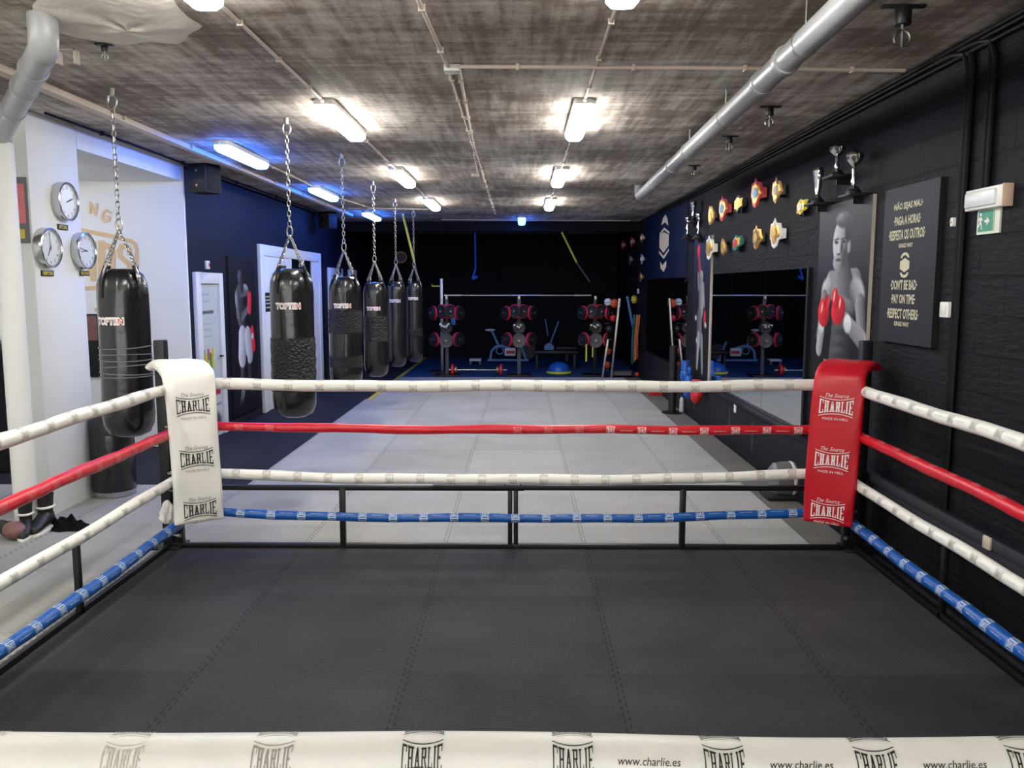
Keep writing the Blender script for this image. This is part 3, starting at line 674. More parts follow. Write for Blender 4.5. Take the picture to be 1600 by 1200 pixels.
def pad(label, loc, rotz, m, ink, inks_small, lean):
    t = thing('corner_pad', label, 'corner pad', loc, rotz, 'ring corner pads')
    hw = .158; ln2 = .024 if lean < 0 else -.036
    prof = [(.24, 1.29), (.17, 1.31), (.06, 1.305), (0, 1.29), (-.05, 1.265), (-.085, 1.24), (-.10, 1.17), (-.105, 1.05), (-.11, .85), (-.112, .6), (-.108, .42), (-.10, .30), (-.095, .255)]
    prof[0] = (.24, 1.29)
    vs_ = []; n = 16; k = len(prof)
    def frame(i):
        a = Vector(prof[max(0, i - 1)]); c_ = Vector(prof[min(k - 1, i + 1)]); d = (c_ - a).normalized()
        return Vector((-d.y, d.x)) * -1   # outward
    # densify
    P2 = []
    for i in range(k - 1):
        for j in range(4):
            f = j / 4; p0_, p1_, p2_, p3_ = (Vector(prof[max(0, i - 1)]), Vector(prof[i]), Vector(prof[i + 1]), Vector(prof[min(k - 1, i + 2)]))
            P2.append(.5 * ((2 * p1_) + (-p0_ + p2_) * f + (2 * p0_ - 5 * p1_ + 4 * p2_ - p3_) * f * f + (-p0_ + 3 * p1_ - 3 * p2_ + p3_) * f ** 3))
    P2.append(Vector(prof[-1])); K = len(P2)
    sec = []
    for j in range(n * 2):
        a = 2 * math.pi * j / (2 * n); c_, s_ = math.cos(a), math.sin(a)
        sec.append((math.copysign(abs(c_) ** .35, c_) * hw, math.copysign(abs(s_) ** .6, s_) * .034))
    for i, q in enumerate(P2):
        d = (P2[min(i + 1, K - 1)] - P2[max(i - 1, 0)]).normalized(); o_ = Vector((d.y, -d.x))   # outward normal (y,z)
        f = i / (K - 1); endt = min(1, .45 + .55 * min(f, 1 - f) / .03); wv = 1 + .025 * math.sin(f * 9 + lean * 5) 
        tw = lean * max(0, .25 - f) * .5
        for (x, h_) in sec:
            hh = h_ * endt + .004 * math.sin(x * 40 + f * 30)
            vs_.append((x * wv * (1.06 - .06 * f) + tw + ln2 * (1.29 - q.y), q.x - o_.x * hh * -1 * -1, q.y - o_.y * hh))
    m2 = n * 2
    fs = [(i * m2 + j, i * m2 + (j + 1) % m2, (i + 1) * m2 + (j + 1) % m2, (i + 1) * m2 + j) for i in range(K - 1) for j in range(m2)]
    fs += [tuple(range(m2))[::-1], tuple(range((K - 1) * m2, K * m2))]
    b = MB(); b.add(vs_, fs); o = b.build('padding', m, t, sharp=60)
    bm = bmesh.new(); bm.from_mesh(o.data); bmesh.ops.recalc_face_normals(bm, faces=bm.faces); bm.to_mesh(o.data); bm.free()
    # front surface: y as function of z
    zz = [q.y for q in P2]; yy = [q.x for q in P2]
    def fn(u, v):
        best = min(range(K), key=lambda i: abs(zz[i] - v) + (0 if yy[i] < -.03 else 9))
        j = best + 1 if (zz[best] > v and best < K - 1) else best - 1; j = min(max(j, 0), K - 1)
        den = zz[j] - zz[best]; f = (v - zz[best]) / den if abs(den) > 1e-6 else 0
        return Vector((u + ln2 * (1.29 - v), yy[best] + (yy[j] - yy[best]) * f - .0345 - .0055, v))
    b = MB()
    for z in (1.055, .70, .35):
        emblem(b, fn, (0, z), .215, 0, bold=(ink == 'ink_white'), hs=1.0, nv=2)
        put_text(b, 'The Source', fn, (0, z + .074), width=.15, height=.026, mi=1, shear=.35)
        put_text(b, 'MADE IN HELL', fn, (0, z - .080), width=.16, height=.016, mi=1)
    b.build('print', [ink, inks_small], t, sharp=180)
    b = MB()
    for z in (1.1, .45): b.box((0, .08, z), (.05, .24, .03))
    b.build('strap', 'black_rubber', t)
    return t
pad('white corner pad with black CHARLIE prints hung on the far left ring post', (-2.26, 5.49, 0), R(36), 'pad_white', 'ink_black', 'ink_grey', -.3)
pad('red corner pad with white CHARLIE prints hung on the far right ring post', (2.14, 5.49, 0), R(-31), 'pad_red', 'ink_white', 'ink_white', .3)
# crumpled end of white sleeve under the left pad
b = MB(); b.ell((0, 0, 0), (.042, .03, .085), 28, 18, fn=lambda r, z, a: r * (1 + .22 * math.sin(3 * a + z * 4) + .16 * math.sin(7 * a - z * 5)) * (1.15 - .4 * z))
tag(b.build('tape_roll', 'rope_white', loc=P(262, 800, Y=5.55), sharp=80), 'crumpled bit of white rope sleeve tied at the foot of the left ring post', 'sleeve end')

# ================================================================== PUNCH BAGS
def chain_links(b, a, c_, link=.042, w=.011, r=.0035):
    a = Vector(a); c_ = Vector(c_); d = c_ - a; n = max(2, int(d.length / (link * .78))); B = basis(d)
    for i in range(n):
        o = a + d * ((i + .5) / n); h = link / 2; Rm = B @ Matrix.Rotation(R(90) * (i % 2), 3, 'Z')
        pts = []
        for k in range(10):
            an = 2 * math.pi * k / 10; x = w * math.cos(an); z = (h - w) * (1 if math.sin(an) > 0 else -1) + w * math.sin(an)
            if abs(math.sin(an)) < .1: z = w * math.sin(an)
            pts.append(o + Rm @ Vector((x, 0, z)))
        b.tube(pts, r, 5, closed=True)
def bag(label, loc, ztop, zbot, r, text_angle, wrap, tsize=1.0, tz=.32, lean=0, ntape=1, sag=0):
    """hanging heavy bag; loc = point on the ceiling"""
    t = thing('punching_bag', label, 'punching bag', (loc[0], loc[1], 0), 0, 'hanging heavy bags')
    Lb = ztop - zbot
    def rf(rr, z, a):
        k = 1
        if z > ztop - .26: k += .03 * math.sin(7 * a + 2) * (z - ztop + .26) / .26 + .02 * math.sin(13 * a)
        k += .012 * math.sin(a + z * 4) + .01 * math.sin(2 * a - z * 7)
        return rr * k
    prof = [(.001, zbot), (r * .45, zbot + .003), (r * .78, zbot + .03), (r * .95, zbot + .09), (r, zbot + .16)]
    nz = 14
    for i in range(1, nz): prof.append((r * (1 - .04 * (i / nz)), zbot + .16 + (Lb - .34) * i / nz))
    prof += [(r * .96, ztop - .18), (r * .93, ztop - .11), (r * .80, ztop - .04), (r * .62, ztop - .006), (r * .4, ztop), (.001, ztop - .02)]
    b = MB(); b.lathe(prof, 40, fn=rf); b.build('bag_body', 'leather', t, sharp=70)
    # straps with rings
    for k in range(4):
        a = R(45 + 90 * k + 20); d = Vector((math.cos(a), math.sin(a), 0)); sd = Vector((-d.y, d.x, 0))
        b = MB(); b.tube([d * r * .97 + Vector((0, 0, ztop - .2)), d * r * .97 + Vector((0, 0, ztop - .1)), d * r * .85 + Vector((0, 0, ztop - .03)), d * r * .72 + Vector((0, 0, ztop + .02))], .014, 6)
        st = b.build('strap', 'leather', t)
        b = MB(); b.tube([d * r * .7 + Vector((0, 0, ztop + .03)) + (sd * math.cos(q) + Vector((0, 0, 1)) * math.sin(q)) * .018 for q in np.linspace(0, 2 * math.pi, 11)[:-1]], .004, 6, closed=True); b.build('ring', 'steel', st)
    zr = ztop + .27
    b = MB()
    for k in range(4):
        a = R(45 + 90 * k + 20); d = Vector((math.cos(a), math.sin(a), 0)); chain_links(b, d * r * .69 + Vector((0, 0, ztop + .045)), (0, 0, zr), .035, .009, .0032)
    b.build('strap_chain', 'steel', t)
    b = MB(); b.tube([(.022 * math.cos(q), 0, zr + .03 + .045 * math.sin(q)) for q in np.linspace(0, 2 * math.pi, 15)[:-1]], .006, 8, closed=True); b.build('carabiner', 'steel', t)
    b = MB(); chain_links(b, (0, 0, zr + .07), (0, 0, ZC - .12), .05, .013, .0042); b.build('chain', 'steel', t)
    b = MB(); b.tube([(.03 * math.cos(q), 0, ZC - .085 + .05 * math.sin(q)) for q in np.linspace(0, 2 * math.pi, 15)[:-1]], .008, 8, closed=True); b.cyl((0, 0, ZC), (0, 0, ZC - .05), .02, n=10); b.build('ceiling_mount', 'steel', t)
    for (z0, z1) in wrap:
        b = MB(); nn = 12
        prof2 = [(r * 1.0, z0)] + [(r * 1.018 + .003 * math.sin(i * 2.1), z0 + (z1 - z0) * i / nn) for i in range(nn + 1)] + [(r * 1.0, z1)]
        b.lathe(prof2, 48, fn=lambda rr, z, a: rr * (1 + .012 * math.sin(9 * a + z * 60) * math.sin(z * 47) + .012 * math.sin(a + z * 4))); b.build('tape_wrap', 'tape', t, sharp=80)
    # maker's word on the side facing the camera
    fnn = lambda dr: (lambda u, v: Vector(((rf(r * .965, ztop - tz + v, text_angle + u / r) + dr) * math.cos(text_angle + u / r), (rf(r * .965, ztop - tz + v, text_angle + u / r) + dr) * math.sin(text_angle + u / r), ztop - tz + v)))
    b = MB(); W2 = .21 * tsize
    put_text(b, 'TOPTEN', fnn(.004), (0, 0), width=W2 * 1.04, height=.058 * tsize, mi=0, bold=.1)
    put_text(b, 'TOPTEN', fnn(.0055), (0, 0), width=W2 * .97, height=.024 * tsize, mi=1, bold=-.02)
    put_text(b, 'N', fnn(.0062), (W2 * .405, 0), height=.034 * tsize, mi=2)
    b.build('lettering', ['ink_white', 'ink_black', 'red'], t, sharp=180)
    return t
def bagpos(px, py, ptop, pbot, wpx):
    a = P(px, py, Z=ZC - .03); Y_ = a.y
    zt_ = P(px, ptop, Y=Y_ ).z; zb = P(px, pbot, Y=Y_ - .12).z
    x0 = P(px - wpx / 2, 560, Y=Y_).x; x1 = P(px + wpx / 2, 560, Y=Y_).x
    return (a.x, Y_), zt_, zb, (x1 - x0) / 2
(q, zt_, zb, r_) = bagpos(187, 145, 420, 686, 76)
q = (P(194, 500, Y=q[1]).x, q[1])
t = bag('large hanging punching bag with thin grey tape lines in front of the white alcove, leftmost', q, zt_, zb, r_, math.atan2(-q[1], -q[0]) - R(36), [], 1.0, .36)
b = MB(); r1 = r_ * 1.004
for z, tl in ((1.42, .012), (1.36, -.01), (1.33, .008), (1.28, -.014), (1.235, .01), (1.21, 0)):
    b.tube([(r1 * math.cos(a), r1 * math.sin(a), z + tl * math.sin(a + z * 9)) for a in np.linspace(0, 2 * math.pi, 37)[:-1]], .0035, 5, closed=True)
b.build('tape_line', 'tape_grey', t)
specs = [(450, 190, 420, 655, 67, [(.98, 1.42)], 'hanging punching bag with a broad glossy tape band, in front of the white double door'),
         (536, 245, 432, 607, 50, [(1.0, 1.12), (1.35, 1.6)], 'hanging punching bag, third in the row from the left'),
         (584, 287, 441, 590, 38, [(1.12, 1.45)], 'narrow hanging punching bag with a shiny tape band, fourth in the row'),
         (618, 314, 440, 574, 29, [], 'hanging punching bag, fifth in the row, just before the last one'),
         (643, 330, 440, 566, 26, [(.95, 1.1)], 'farthest hanging punching bag, beside the weight racks')]
for (px, py, pt_, pb_, wp, wrap, lab) in specs:
    (q, zt_, zb, r_) = bagpos(px, py, pt_, pb_, wp)
    dx = {450: 457, 536: 540, 584: 587, 618: 620, 643: 648}[px]; q = (P(dx, 500, Y=q[1]).x, q[1])
    bag(lab, q, zt_, zb, r_, math.atan2(-q[1], -q[0]) - R(12), wrap, 1.0 if px == 450 else .9, .30 if px != 584 else .34)

# floor-standing bag
p = P(171, 776, Z=0)
t = thing('standing_bag', 'short black standing bag with a steel base ring, on the floor at the clock pillar', 'standing bag', (p.x, p.y + .1, 0))
r_ = .185
b = MB(); b.lathe([(r_ * .99, .05), (r_, .06), (r_, .55), (r_ * .99, .56), (r_, .57), (r_ * .97, .66), (r_ * .86, .73), (r_ * .66, .78), (r_ * .35, .8), (.001, .803)], 36); b.build('bag_body', 'leather', t)
b = MB(); b.lathe([(r_ * .9, 0), (r_ * .97, .004), (r_ * .98, .055), (r_ * .9, .06)], 36); b.build('base_ring', 'chrome', t)

# ================================================================== LEFT SIDE: pillar, clocks, logo, doors
def clock(px, py, hh, mm, lab, tx, s_=1.0):
    p = P(px, py, X=XL + .04); t = thing('wall_clock', lab, 'clock', (XL, p.y, p.z)); r = .156
    Mx = Matrix.Translation((0, 0, 0)) @ Matrix(((0, 0, 1, 0), (1, 0, 0, 0), (0, 1, 0, 0), (0, 0, 0, 1)))   # local z -> +X, x -> +Y, y -> +Z
    b = MB(); b.lathe([(r * .96, 0), (r, .01), (r, .055), (r * .99, .068), (r * .93, .073), (r * .9, .066), (r * .895, .05)], 40, M=Mx); b.build('case', 'chrome', t)
    d = MB().lathe([(r * .9, .048), (r * .9, .052)], 40, M=Mx).build('dial', 'clock_face', t)
    fn = lambda u, v: Mx @ Vector((u, v, .0525))
    b = MB()
    # seen from the room the dial's right is +Y's opposite: mirror u
    fm = lambda u, v: Mx @ Vector((u, v, .0528))
    for k in range(12):
        a = R(90 - 30 * (k + 1)); c_ = (r * .72 * math.cos(a), r * .72 * math.sin(a)); put_text(b, str(k + 1), fm, c_, height=.026, mi=0, bold=.01)
    for k in range(60):
        a = R(6 * k); b.add([fm(r * q * math.cos(a + e), r * q * math.sin(a + e)) for q, e in ((.84, -.008), (.88, -.008), (.88, .008), (.84, .008))], [(0, 1, 2, 3)])
    b.build('numerals', 'ink_black', d, sharp=180)
    def hand(name, ang, L_, w_):
        a = R(90 - ang); dx, dy = math.cos(a), math.sin(a)
        q = [(-.02 * dx - w_ * dy, -.02 * dy + w_ * dx), (L_ * dx - w_ * .4 * dy, L_ * dy + w_ * .4 * dx), (L_ * dx + w_ * .4 * dy, L_ * dy - w_ * .4 * dx), (-.02 * dx + w_ * dy, -.02 * dy - w_ * dx)]
        MB().prism(q, .002, M=Mx @ Matrix.Translation((0, 0, .055 if name == 'hour_hand' else .058))).build(name, 'black_rubber', t)
    hand('hour_hand', (hh % 12 + mm / 60) * 30, r * .5, .004); hand('minute_hand', mm * 6, r * .74, .003)
    return t
clock(103, 315, 2, 12, 'round chrome wall clock, topmost of three on the white pillar, above the ATUAL plate', 0)
clock(76, 387, 6, 59, 'round chrome wall clock over the ABERTURA plate, lower left of the three', 0)
clock(132, 392, 8, 47, 'round chrome wall clock over the FECHO plate, lower right of the three', 0)
def plate(px, py, txt):
    p = P(px, py, X=XL); t = thing('name_plate', 'small black plate with yellow letters %s under its clock' % txt, 'sign', (XL, p.y, p.z))
    w_ = .17 if len(txt) > 5 else .15
    MB().box((.005, 0, 0), (.01, w_, .046)).build('plate', 'black_rubber', t, bevel=.002)
    b = MB(); put_text(b, txt, lambda u, v: Vector((.0112, u, v)), (0, 0), width=w_ * .84, height=.03, bold=.02); b.build('lettering', 'yellow', t, sharp=180)
plate(97, 355, 'ATUAL'); plate(73, 427, 'ABERTURA'); plate(131, 427, 'FECHO')

# poster on the near face of the pillar
q0 = P(27, 275, Y=6.42); q1 = P(46, 392, Y=6.42)
t = thing('notice', 'narrow red and grey notice on the pillar beside the white pipe', 'notice', (-3.872, 6.425, 2.42))
MB().box((0, -.004, 0), (.15, .006, .5)).build('sheet', 'grey_fabric', t)
b = MB(); b.box((0, -.008, .05), (.11, .002, .3)); b.build('red_panel', 'ink_pink', t); b = MB(); b.box((0, -.008, -.18), (.08, .002, .07)); b.build('yellow_panel', 'yellow', t)

# gold emblem painted on the alcove wall
YW = 9.358
def wfn(u, v): return Vector((u, 0, v))
cX = P(110, 400, Y=YW).x
t = thing('wall_emblem', 'pale gold painted emblem with letters on the white alcove wall behind the first bag', 'emblem', (0, YW, 0))
def wp(px, py): q = P(px, py, Y=YW); return (q.x, q.z)
def poly_px(b, pts, mi=0): 
    q = [wp(*p) for p in pts]; b.add([(x, -.002, z) for x, z in q], [tuple(range(len(q)))], mi)
SK = [0]
def stroke(b, pts, w_, mi=0, close=False):
    SK[0] += 1
    q = [Vector(wp(*p)) for p in pts]
    for i in range(len(q) - 1):
        d = (q[i + 1] - q[i]).normalized(); n = Vector((-d.y, d.x)) * w_ / 2; e = d * w_ * .3
        c_ = [q[i] - e + n, q[i] - e - n, q[i + 1] + e - n, q[i + 1] + e + n]; b.add([(p.x, -.002 - .0002 * i - .0007 * SK[0], p.y) for p in c_], [(0, 1, 2, 3)], mi)
b = MB()
stroke(b, [(60, 366), (110, 356), (140, 362), (175, 369), (205, 377), (211, 381), (214, 390), (214, 440)], .045)
stroke(b, [(214, 440), (210, 446), (140, 450), (100, 452), (60, 446)], .04)
b.build('frame', 'gold_paint', t, sharp=180)
b = MB()
stroke(b, [(146, 380), (146, 436)], .07); stroke(b, [(132, 380), (146, 436)], .06)
stroke(b, [(159, 379), (159, 434)], .075); stroke(b, [(159, 382), (172, 385), (176, 392), (176, 424), (172, 431), (159, 433)], .06)
stroke(b, [(203, 396), (202, 388), (197, 384), (190, 385), (187, 391), (188, 400), (202, 412), (204, 422), (200, 430), (192, 432), (186, 426)], .055)
stroke(b, [(141, 333), (141, 316)], .025); stroke(b, [(141, 316), (150, 336)], .025); stroke(b, [(150, 336), (152, 318)], .025)
stroke(b, [(174, 333), (168, 328), (162, 332), (160, 341), (165, 346), (171, 344), (172, 339), (167, 338)], .025)
poly_px(b, [(183, 350), (188, 352), (186, 357), (182, 355)])
stroke(b, [(150, 484), (158, 482), (160, 492)], .04)
b.build('lettering', 'gold_paint', t, sharp=180)

# black padded crate seen at the far left
t = thing('storage_cabinet', 'black cabinet at the far left edge behind the white pipe', 'cabinet', (-5.35, 8.3, 0))
MB().bb((-.6, -.3, 0), (.35, .3, 1.28)).build('body', 'black_rubber', t, bevel=.01); MB().bb((-.55, -.315, .05), (-.13, -.3, 1.22)).build('door', 'plinth', t); MB().bb((-.11, -.315, .05), (.3, -.3, 1.22)).build('door', 'plinth', t)
# item left of the bag in the alcove
t = thing('wall_poster', 'sliver of a reddish picture low on the alcove wall behind the clock pillar', 'poster', (P(146, 540, Y=9.35).x, 9.35, P(146, 540, Y=9.35).z))
MB().box((0, -.006, 0), (.16, .012, .72)).build('board', 'black_rubber', t); MB().box((0, -.014, .2), (.12, .003, .28)).build('picture', 'brown', t)

# speakers
def speaker(p, label, s_=1.0, rz=0):
    t = thing('wall_speaker', label, 'speaker', p, rz)
    MB().box((0, 0, 0), (.24 * s_, .26 * s_, .36 * s_)).build('cabinet', 'black_rubber', t, bevel=.02)
    b = MB(); b.box((.122 * s_, 0, 0), (.006, .22 * s_, .32 * s_)); b.build('grille', 'plinth', t, bevel=.004)
    b = MB(); b.tube([(-.1 * s_, 0, .18 * s_), (-.14 * s_, 0, .26 * s_), (-.2 * s_, 0, .26 * s_)], .012, 8); b.build('bracket', 'steel', t)
    b = MB(); [b.cyl((.0, -.132 * s_, z), (.0, -.138 * s_, z), .014, n=8) for z in (-.1 * s_, .06 * s_)]; b.build('knob', 'steel', t)
p = P(320, 277, X=XL + .25); speaker(p, 'black speaker bracketed high on the dark wall beside the white alcove', 1.0, R(-20))
p = P(512, 342, X=XL + .25); speaker(p, 'far black speaker high on the left wall past the double door', 1.0, R(-20))
# thermostat
p = P(322, 414, X=XL); t = thing('thermostat', 'small white thermostat over the narrow glazed door', 'thermostat', p)
MB().box((.015, 0, 0), (.03, .1, .1)).build('body', 'white_plastic', t, bevel=.008); MB().box((.031, .02, 0), (.004, .03, .04)).build('display', 'red', t)

# poster painting ----------------------------------------------------
class Cv:
    def __init__(s, w_, h_, nx, bg):
        s.w, s.h = w_, h_; s.nx = nx; s.ny = int(nx * h_ / w_)
        u, v = np.meshgrid(np.linspace(0, w_, s.nx), np.linspace(0, h_, s.ny)); s.u, s.v = u, v   # v down from the top
        s.c = np.zeros((s.ny, s.nx, 3)); s.c[:] = bg(u / w_, v / h_) if callable(bg) else bg
    def blend(s, m, col):
        m = np.clip(m, 0, 1)[..., None]; s.c = s.c * (1 - m) + np.asarray(col) * m if not callable(col) else s.c
    def ell(s, cx, cy, rx, ry, rot, c0, c1=None, ld=(-1, -1), soft=.06):
        a = R(rot); dx = s.u - cx; dy = s.v - cy; x = dx * math.cos(a) + dy * math.sin(a); y = -dx * math.sin(a) + dy * math.cos(a)
        d = np.sqrt((x / rx) ** 2 + (y / ry) ** 2); m = np.clip((1 - d) / soft + .5, 0, 1)
        f = np.clip(.5 + .5 * (dx / rx * ld[0] + dy / ry * ld[1]) / 1.2, 0, 1)[..., None]
        c1 = c1 if c1 is not None else c0; col = np.asarray(c0) * (1 - f) + np.asarray(c1) * f
        m = m[..., None]; s.c = s.c * (1 - m) + col * m
    def limb(s, p0, r0, p1, r1, c0, c1, side=-1, soft=.012):
        p0 = np.array(p0); p1 = np.array(p1); d = p1 - p0; L2 = (d ** 2).sum(); t = np.clip(((s.u - p0[0]) * d[0] + (s.v - p0[1]) * d[1]) / L2, 0, 1)
        qx = s.u - p0[0] - t * d[0]; qy = s.v - p0[1] - t * d[1]; r = r0 + (r1 - r0) * t; dist = np.sqrt(qx ** 2 + qy ** 2)
        m = np.clip((r - dist) / soft + .5, 0, 1)[..., None]
        f = np.clip(.5 + .5 * side * qx / r, 0, 1)[..., None]; col = np.asarray(c0) * (1 - f) + np.asarray(c1) * f
        s.c = s.c * (1 - m) + col * m
    def rect(s, x0, y0, x1, y1, col, soft=.006):
        m = np.clip(np.minimum(np.minimum(s.u - x0, x1 - s.u), np.minimum(s.v - y0, y1 - s.v)) / soft + .5, 0, 1)[..., None]; s.c = s.c * (1 - m) + np.asarray(col) * m
    def build(s, name, fn, parent):
        rnd = np.random.RandomState(3); c = np.clip(s.c * (1 + .08 * rnd.randn(s.ny, s.nx, 1)), 0, 1)
        vs_ = [fn(float(s.u[j, i]), float(s.v[j, i])) for j in range(s.ny) for i in range(s.nx)]
        n = s.nx; fs = [(j * n + i, (j + 1) * n + i, (j + 1) * n + i + 1, j * n + i + 1) for j in range(s.ny - 1) for i in range(s.nx - 1)]
        me = bpy.data.meshes.new(name); me.from_pydata([tuple(v) for v in vs_], [], fs); me.materials.append(M_['art'])
        at = me.color_attributes.new('Col', 'FLOAT_COLOR', 'POINT'); rgba = np.ones((s.ny * s.nx, 4)); rgba[:, :3] = c.reshape(-1, 3); at.data.foreach_set('color', rgba.ravel().astype(np.float32))
        o = bpy.data.objects.new(name, me); C.objects.link(o); o.parent = parent; return o
g = lambda v: (v, v, v * 1.04)

def board(name, label, wall, y0, y1, z0, z1, edge='board_edge', cat='poster', th=.025):
    """thin board on a side wall; far end y1, near end y0"""
    t = thing(name, label, cat, (wall, (y0 + y1) / 2, (z0 + z1) / 2)); sg = 1 if wall < 0 else -1
    MB().box((sg * th / 2, 0, 0), (th, abs(y1 - y0), z1 - z0)).build('board', edge, t)
    hw = abs(y1 - y0) / 2; hz = (z1 - z0) / 2
    # u runs to the viewer's right: on the right wall from far (y1) to near, on the left wall from near to far
    fn = (lambda u, v: Vector((sg * (th + .0015), hw - u, hz - v))) if wall > 0 else (lambda u, v: Vector((sg * (th + .0015), -hw + u, hz - v)))
    return t, fn, 2 * hw, 2 * hz
WR = XR
# --- large boxer board
y1 = P(1276, 450, X=WR - .03).y; y0 = P(1356, 450, X=WR - .03).y
t, fn, w_, h_ = board('boxer_poster', 'tall black and white poster of a boxer guarding with red gloves, on the black wall', WR, y0, y1, .55, 2.475)
def bg(u, v):
    top = np.clip(1 - v / .35, 0, 1)[..., None]; k = .006 + .05 * top ** 1.4
    return k * np.array([1, 1, 1.02]) + .012 * np.exp(-((v - .22) / .12) ** 2)[..., None] * np.array([.3, .5, 1.2]) * np.clip(1.3 - u, 0, 1)[..., None]
cv = Cv(w_, h_, 110, bg); k = w_
cv.limb((.60 * k, .35 * h_), .21 * k, (.52 * k, .62 * h_), .20 * k, g(.008), g(.07), -1)       # torso
cv.limb((.30 * k, .325 * h_), .11 * k, (.76 * k, .33 * h_), .13 * k, g(.05), g(.40), -1)      # shoulders
cv.limb((.52 * k, .26 * h_), .12 * k, (.56 * k, .32 * h_), .16 * k, g(.02), g(.20), -1)       # neck
cv.ell(.80 * k, .36 * h_, .14 * k, .06 * h_, 20, g(.05), g(.42), (1, -1), .3)               # deltoid
cv.ell(.22 * k, .355 * h_, .11 * k, .055 * h_, -20, g(.10), g(.50), (-1, -1), .3)
cv.ell(.60 * k, .41 * h_, .16 * k, .035 * h_, 10, g(.03), g(.22), (0, -1), .5)                # chest
for yy in (.50, .545, .59): cv.ell(.50 * k, yy * h_, .13 * k, .017 * h_, 0, g(.02), g(.10), (-1, -1), .7)
cv.ell(.465 * k, .160 * h_, .158 * k, .092 * h_, -4, g(.03), g(.55), (-1.2, -.2), .07)        # face
cv.ell(.44 * k, .235 * h_, .115 * k, .036 * h_, 0, g(.05), g(.42), (-1, -.3), .22)            # jaw
cv.ell(.625 * k, .178 * h_, .032 * k, .024 * h_, 10, g(.10), g(.42), (-1, 0), .3)             # ear
cv.ell(.50 * k, .072 * h_, .150 * k, .032 * h_, 6, g(.02), g(.14), (0, -1), .35)              # hair
cv.ell(.595 * k, .110 * h_, .060 * k, .050 * h_, 0, g(.01), g(.06), (0, -1), .35)
cv.ell(.42 * k, .066 * h_, .075 * k, .018 * h_, -14, g(.04), g(.26), (0, -1), .5)
for x in (.375, .515): cv.ell(x * k, .156 * h_, .040 * k, .0065 * h_, 5, g(.012), None, soft=.5); cv.ell(x * k, .144 * h_, .055 * k, .0045 * h_, -4, g(.02), None, soft=.5)
cv.ell(.485 * k, .178 * h_, .022 * k, .026 * h_, 6, g(.04), None, soft=.8); cv.ell(.425 * k, .182 * h_, .026 * k, .028 * h_, 4, g(.3), g(.62), (-1, 0), .5)
cv.ell(.43 * k, .203 * h_, .040 * k, .0045 * h_, 0, g(.02), None, soft=.5); cv.ell(.43 * k, .226 * h_, .062 * k, .0055 * h_, 0, g(.02), None, soft=.5); cv.ell(.43 * k, .236 * h_, .045 * k, .004 * h_, 0, g(.30), None, soft=.6)
cv.ell(.54 * k, .215 * h_, .048 * k, .042 * h_, 20, g(.05), None, soft=1.0)
cv.limb((.87 * k, .40 * h_), .085 * k, (.93 * k, .52 * h_), .07 * k, g(.03), g(.30), -1)       # upper arms
cv.limb((.93 * k, .53 * h_), .075 * k, (.60 * k, .46 * h_), .06 * k, g(.03), g(.38), 1)
cv.limb((.17 * k, .38 * h_), .07 * k, (.10 * k, .54 * h_), .065 * k, g(.03), g(.28), -1)
cv.limb((.10 * k, .59 * h_), .065 * k, (.15 * k, .49 * h_), .06 * k, g(.15), g(.45), -1)
cv.ell(.66 * k, .475 * h_, .07 * k, .035 * h_, 40, g(.75), g(.40), (0, 1), .3); cv.ell(.13 * k, .505 * h_, .055 * k, .024 * h_, 0, g(.7), g(.35), (0, 1), .3)
rd, rl = (.22, .002, .005), (.75, .025, .03)
cv.ell(.17 * k, .44 * h_, .12 * k, .060 * h_, 8, rd, rl, (-1, -.4), .08); cv.ell(.235 * k, .395 * h_, .05 * k, .034 * h_, 24, rl, rd, (-1, -.4), .15)
cv.ell(.47 * k, .425 * h_, .14 * k, .058 * h_, -12, rd, rl, (-1, -.6), .08); cv.ell(.40 * k, .380 * h_, .065 * k, .044 * h_, -12, rl, rd, (1, .4), .12)
for (x, y) in ((.13, .42), (.5, .395), (.38, .37)): cv.ell(x * k, y * h_, .014 * k, .020 * h_, 15, (.9, .45, .42), None, soft=.8)
cv.rect(.22 * k, .635 * h_, .8 * k, .665 * h_, g(.6)); cv.rect(.2 * k, .665 * h_, .84 * k, h_, g(.05))
cv.build('picture', fn, t)
# --- text board
y1 = P(1378, 420, X=WR - .03).y; y0 = P(1462, 420, X=WR - .03).y
t, fn, w_, h_ = board('text_board', 'charcoal board with cream text lines in Portuguese and English on the black wall', WR, y0, y1, 1.475, 2.47, 'black_rubber', 'sign', .03)
MB().add([fn(0, 0), fn(0, h_), fn(w_, h_), fn(w_, 0)], [(0, 1, 2, 3)]).build('face', 'sign_face', t)
f2 = lambda u, v: fn(u, -v) + Vector((-.0015, 0, 0))
b = MB()
for s_, v, ww, hh_ in (('·NÃO SEJAS MAU·', .125, .55, .062), ('·PAGA A HORAS·', .215, .50, .055), ('·RESPEITA OS OUTROS·', .305, .68, .062), ('KINGS WAY', .375, .26, .026),
                       ('·DON\'T BE BAD·', .625, .50, .062), ('·PAY ON TIME·', .715, .46, .058), ('·RESPECT OTHERS·', .81, .60, .062), ('KINGS WAY', .875, .28, .028)):
    put_text(b, s_, f2, (w_ * .46, -v * h_), width=ww * w_, height=hh_ * h_ * 1.05, mi=0, bold=.028)
b.build('lettering', 'cream', t, sharp=180)
def hexagon(cx, cy, rx, ry, k0=0): return [(cx + rx * math.sin(R(60 * i)), cy + ry * math.cos(R(60 * i))) for i in range(6)]
def chevron(cx, cy, rx, ry, th, up=True):
    s_ = 1 if up else -1
    return [(cx - rx, cy), (cx, cy + s_ * ry), (cx + rx, cy), (cx + rx, cy + s_ * th), (cx, cy + s_ * (ry + th)), (cx - rx, cy + s_ * th)]
